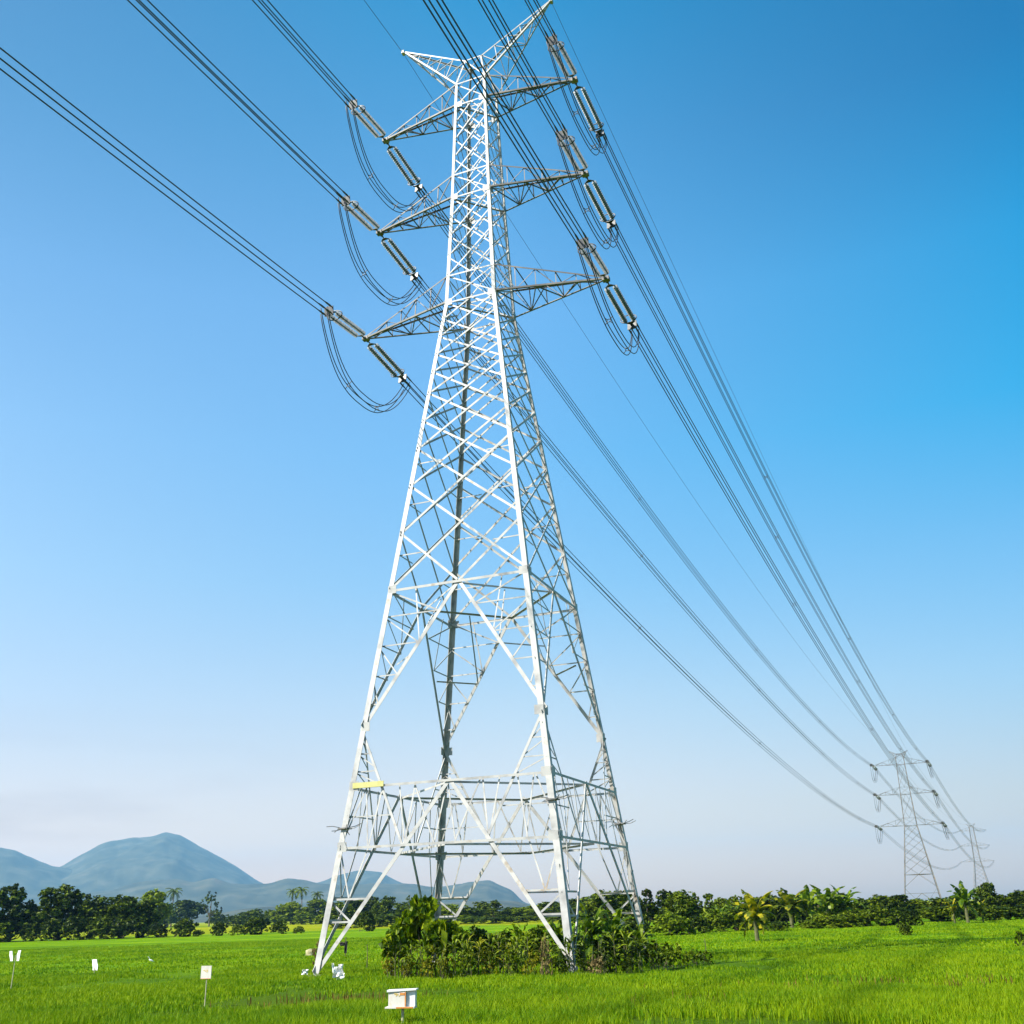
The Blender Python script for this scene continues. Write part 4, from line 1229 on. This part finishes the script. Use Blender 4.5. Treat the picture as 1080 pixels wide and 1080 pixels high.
# brown seed-headed weeds in two strips of the near field
wx, wy = [], []
for cx, cy, sx, sy, n in ((-5.4, 34.0, 1.4, 1.3, 260), (-1.0, 30.5, 2.2, 1.0, 70), (11.5, 33.5, 3.0, 1.4, 200), (3.0, 31.0, 2.5, 1.0, 60)):
    wx.append(cx + rng.normal(size=n) * sx); wy.append(cy + rng.normal(size=n) * sy)
wx = np.concatenate(wx); wy = np.concatenate(wy)
blades('dry_grass', wx, wy, rng.uniform(.22, .40, len(wx)), np.full(len(wx), .03), 9, M['red_weed'], 'reddish brown seeding grass among the rice', .2)
# ------------------------------------------------------------ boards, flags and litter in the field
M['white_board'] = mat_noise('white_painted_board', [(0.3, (0.58, 0.54, 0.46)), (0.6, (0.70, 0.66, 0.59)), (0.8, (0.62, 0.48, 0.34))], 6.0, rough=0.6)
M['rust_paint'] = mat_noise('orange_paint', [(0.3, (0.55, 0.16, 0.03)), (0.7, (0.70, 0.30, 0.06))], 9.0, rough=0.7)
M['ochre_paint'] = mat_noise('ochre_paint', [(0.3, (0.62, 0.40, 0.06)), (0.7, (0.75, 0.55, 0.12))], 9.0, rough=0.7)
M['pale_wood'] = mat_noise('pale_wood', [(0.3, (0.42, 0.38, 0.24)), (0.7, (0.60, 0.55, 0.38))], 5.0, rough=0.8)
M['plastic'] = mat_noise('white_plastic', [(0.3, (0.90, 0.88, 0.86)), (0.7, (1.0, 0.98, 0.95))], 5.0, rough=0.45)
M['black_cloth'] = mat_noise('black_cloth', [(0.3, (0.008, 0.009, 0.010)), (0.7, (0.025, 0.025, 0.025))], 6.0, rough=0.9)
M['yellow_straw'] = mat_noise('pale_straw', [(0.3, (0.30, 0.27, 0.13)), (0.7, (0.44, 0.40, 0.22))], 6.0, rough=0.9)

# box on a post, seen at its corner
x, y = at(424, 26.0, 1055)
root = tag(empty('field_box', (x, y, GZ), R(-9)), 'white wooden box with a ledge and orange stains on a post, nearest the viewer', 'box on post')
M['white_bright'] = mat_noise('fresh_white_board', [(0.3, (0.74, 0.73, 0.72)), (0.7, (0.82, 0.81, 0.80))], 6.0, rough=0.55)
z0 = 0.50; hgt_ = 0.31
mb = MB(); mb.box((-0.09, -.02, z0 + hgt_ / 2), 0.42, 0.16, hgt_); mb.build('box', M['white_board'], root)
mb = MB(); mb.box((0.225, .02, z0 + hgt_ / 2 + .012), 0.20, 0.14, hgt_ + .02); mb.build('side_board', M['white_bright'], root)
mb = MB()
mb.add([(-.33, -.13, z0 + hgt_), (.36, -.10, z0 + hgt_ + .03), (.36, .12, z0 + hgt_ + .03), (-.33, .10, z0 + hgt_), (-.33, -.13, z0 + hgt_ + .045), (.36, -.10, z0 + hgt_ + .06), (.36, .12, z0 + hgt_ + .06), (-.33, .10, z0 + hgt_ + .045)],
       [(0, 3, 2, 1), (4, 5, 6, 7), (0, 1, 5, 4), (1, 2, 6, 5), (2, 3, 7, 6), (3, 0, 4, 7)]); mb.build('lid', M['white_bright'], root)
mb = MB(); mb.box((-0.02, -.01, z0 - 0.018), 0.70, 0.26, 0.032); mb.build('ledge', M['white_board'], root)
mb = MB(); mb.box((0.10, -0.143, z0 - 0.018), 0.40, 0.006, 0.03); mb.build('ledge_edge', M['rust_paint'], root)
mb = MB(); mb.box((0.106, -0.1035, z0 + hgt_ / 2), 0.026, 0.007, hgt_ - .01); mb.build('corner_strip', M['rust_paint'], root)
mb = MB(); mb.box((0.03, -0.1035, z0 + hgt_ - 0.045), 0.11, 0.006, 0.05); mb.build('stain', M['rust_paint'], root)
mb = MB()
for k, (dx, dz, wd) in enumerate(((-.13, -.04, .06), (-.08, -.05, .035), (-.11, -.075, .03), (-.04, -.08, .03))):
    mb.box((dx, -0.1035, z0 + hgt_ + dz), wd, 0.006, 0.02)
mb.build('marking', M['ochre_paint'], root)
mb = MB(); mb.tube([(0.02, 0, -.3), (0.02, 0, z0 - .03)], 0.032, 8); mb.build('post', M['pale_wood'], root)

# square board on a stake
x, y = at(217.5, 34.4, 1030)
root = tag(empty('field_sign', (x, y, GZ), R(-12)), 'small square white board with an ochre mark on a thin stake', 'sign')
zb = 0.80
mb = MB(); mb.box((0, -.02, zb + .185), 0.345, 0.02, 0.375); mb.build('board', M['white_board'], root)
mb = MB()
for dx, dz, wd, hh in ((-.07, .245, .05, .02), (-.02, .225, .04, .022), (.03, .25, .05, .02), (.055, .225, .016, .06), (.02, .20, .05, .016)):
    mb.box((dx, -.0325, zb + dz), wd, 0.004, hh)
mb.build('marking', M['ochre_paint'], root)
mb = MB(); mb.box((0, -.0325, zb + .008), 0.335, 0.004, 0.014); mb.build('rusty_edge', M['rust_paint'], root)
mb = MB(); mb.tube([(0.02, 0, -.3), (0.025, 0, .4), (0.02, 0, zb + .3)], [.018, .016, .014], 6); mb.build('stake', M['pale_wood'], root)

def sheet(mb, c, w, h, rz, tilt, seed, th=0.012, nx=8, ny=8, amp=0.05):
    """creased sheet of plastic, hung up or lying crumpled"""
    r = np.random.default_rng(seed)
    ca, sa = cos(rz), sin(rz)
    vs = []; fs = []
    for s_ in (0, 1):
        for j in range(ny + 1):
            for i in range(nx + 1):
                u = (i / nx - .5) * w * (1 - .12 * abs(j / ny - .5)); v = (j / ny) * h
                n = amp * (sin(i * .85 + seed) * cos(j * .65 + seed * 2)) + s_ * th + amp * .5 * sin(j * 1.15 + i * .5)
                X_, Y_, Z_ = u + v * tilt, n, v
                vs.append((c[0] + X_ * ca - Y_ * sa, c[1] + X_ * sa + Y_ * ca, c[2] + Z_))
    m = (nx + 1) * (ny + 1)
    for j in range(ny):
        for i in range(nx):
            a = j * (nx + 1) + i
            fs.append((a, a + 1, a + nx + 2, a + nx + 1)); fs.append((m + a, m + a + nx + 1, m + a + nx + 2, m + a + 1))
    edge = [i for i in range(nx + 1)] + [j * (nx + 1) + nx for j in range(1, ny + 1)] + [ny * (nx + 1) + i for i in range(nx - 1, -1, -1)] + [j * (nx + 1) for j in range(ny - 1, 0, -1)]
    for k in range(len(edge)):
        a, b = edge[k], edge[(k + 1) % len(edge)]
        fs.append((a, m + a, m + b, b))
    mb.add(vs, fs)

# two white flaps on a stake at the left edge
x, y = at(16, 47.5, 1010)
root = tag(empty('bird_scarer', (x, y, GZ)), 'two white plastic flaps tied to a stake near the left frame edge', 'bird scarer')
mb = MB(); mb.tube([(0, 0, -.3), (0.01, 0, .7), (0, 0, 1.32)], [.02, .018, .012], 6); mb.build('stake', M['pale_wood'], root)
for dx, tl, h_ in ((-.13, -.35, .40), (.13, .08, .42)):
    mb = MB(); sheet(mb, (dx, -.02, 1.10), .19, h_, R(-28), tl, 3 if dx < 0 else 5, amp=.012); mb.build('flap', M['plastic'], root, False)
# tilted white sheet on a short stake
x, y = at(100, 57.5, 1020)
root = tag(empty('bird_scarer', (x, y, GZ)), 'tilted white plastic sheet on a short stake in the left field', 'bird scarer')
mb = MB(); mb.tube([(0, 0, -.3), (0, 0, .55)], .018, 6); mb.build('stake', M['pale_wood'], root)
mb = MB(); sheet(mb, (.05, -.02, .26), .36, .52, R(-25), -.28, 8, amp=.018); mb.build('sheet', M['plastic'], root, False)

# crumpled white bag by the left foot
x, y = at(356, 46.5, 1028)
mb = MB()
sheet(mb, (-.05, 0, .02), .34, .42, R(10), .18, 12, amp=.09); sheet(mb, (.08, .05, -.02), .26, .55, R(-30), .10, 15, amp=.07); sheet(mb, (-.14, -.03, .18), .10, .40, R(40), -.2, 21, amp=.03)
sheet(mb, (.12, -.06, -.05), .34, .24, R(-8), .1, 31, amp=.08)
o = mb.build('plastic_bag', M['plastic'], None, False); o.location = (x, y, GZ + .1)
tag(o, 'torn white plastic bag caught in the rice right of the left pylon foot', 'plastic bag')
x, y = at(321, 47.6, 1028)
mb = MB(); sheet(mb, (0, 0, 0), .26, .20, R(14), .2, 41, amp=.06); sheet(mb, (.04, .08, 0), .2, .14, R(80), .0, 44, amp=.05)
o = mb.build('plastic_scrap', M['plastic'], None, False); o.location = (x, y, GZ + .22)
tag(o, 'small scrap of white plastic left of the pylon foot', 'plastic scrap')
# pale straw heap behind the left leg
x, y = at(327, 79.0, 1003)
r_ = np.random.default_rng(77)
mb = MB()
nu, nv = 14, 7
vs = []
for j in range(nv + 1):
    for i in range(nu):
        a = 2 * pi * i / nu; e = j / nv * pi / 2
        k = 1 + .16 * sin(a * 3 + j) + .1 * r_.normal()
        vs.append((.46 * cos(a) * cos(e) * k, .34 * sin(a) * cos(e) * k, .58 * sin(e) * (1 + .08 * sin(a * 2))))
mb.add(vs, [(j * nu + i, j * nu + (i + 1) % nu, (j + 1) * nu + (i + 1) % nu, (j + 1) * nu + i) for j in range(nv) for i in range(nu)])
o = mb.build('straw_heap', M['yellow_straw'], None, True); o.location = (x, y, GZ); o.scale = (.8, .8, .7)
tag(o, 'pale rounded heap of straw behind the left pylon foot', 'straw heap')
# black rag on a stick
x, y = at(364, 73.0, 1003)
root = tag(empty('rag_stick', (x, y, GZ)), 'black rag hung on a crooked stick behind the pylon leg', 'stick')
mb = MB(); mb.tube([(0, 0, -.3), (.03, 0, .6), (.02, 0, 1.25)], .03, 6); mb.tube([(.02, 0, .85), (-.25, 0, .92), (-.38, 0, .86)], .03, 6); mb.build('stick', M['bark'], root)
mb = MB(); sheet(mb, (.03, -.05, .25), .20, .72, 0, .05, 51, amp=.04); sheet(mb, (-.18, -.05, .70), .36, .20, 0, .0, 53, amp=.03); mb.build('rag', M['black_cloth'], root, False)
# thin poles
for px, Y_, top, yy, lab in ((387, 54.2, 996, 1010, 'thin bare pole standing in the rice between pylon foot and thicket'), (744, 62.0, 990, 1000, 'short thin post in the field right of the thicket')):
    x, y = at(px, Y_, yy)
    hh = (hor(px) - top) * Y_ / 1234 + EYE - GZ
    mb = MB(); mb.tube([(0, 0, -.3), (.02, 0, hh * .5), (0, .01, hh)], [.024, .02, .016], 6)
    o = mb.build('pole', M['bark'], None); o.location = (x, y, GZ); tag(o, lab, 'pole')
# white egret far out in the left field
x, y = at(159.5, 70.0, 1010)
root = empty('egret', (x, y, GZ), R(200))
mb = MB()
mb.tube([(-.30, 0, .30), (-.16, 0, .36), (0, 0, .42), (.12, 0, .46), (.18, 0, .52), (.17, 0, .62), (.22, 0, .72), (.26, 0, .75), (.32, 0, .745)], [.015, .06, .095, .075, .035, .022, .022, .03, .012], 8)
mb.build('body', M['plastic'], root, True)
mb = MB(); mb.tube([(.31, 0, .745), (.42, 0, .73)], [.012, .003], 6); mb.build('beak', M['ochre_paint'], root)
for s_ in (-1, 1):
    mb = MB(); mb.tube([(-.02, s_ * .03, .36), (-.04, s_ * .03, .18), (-.01, s_ * .03, -.05)], .008, 5); mb.build('leg', M['black_cloth'], root)
root.scale = (.62, .62, .62)
tag(root, 'small white egret standing in the left rice field', 'bird')
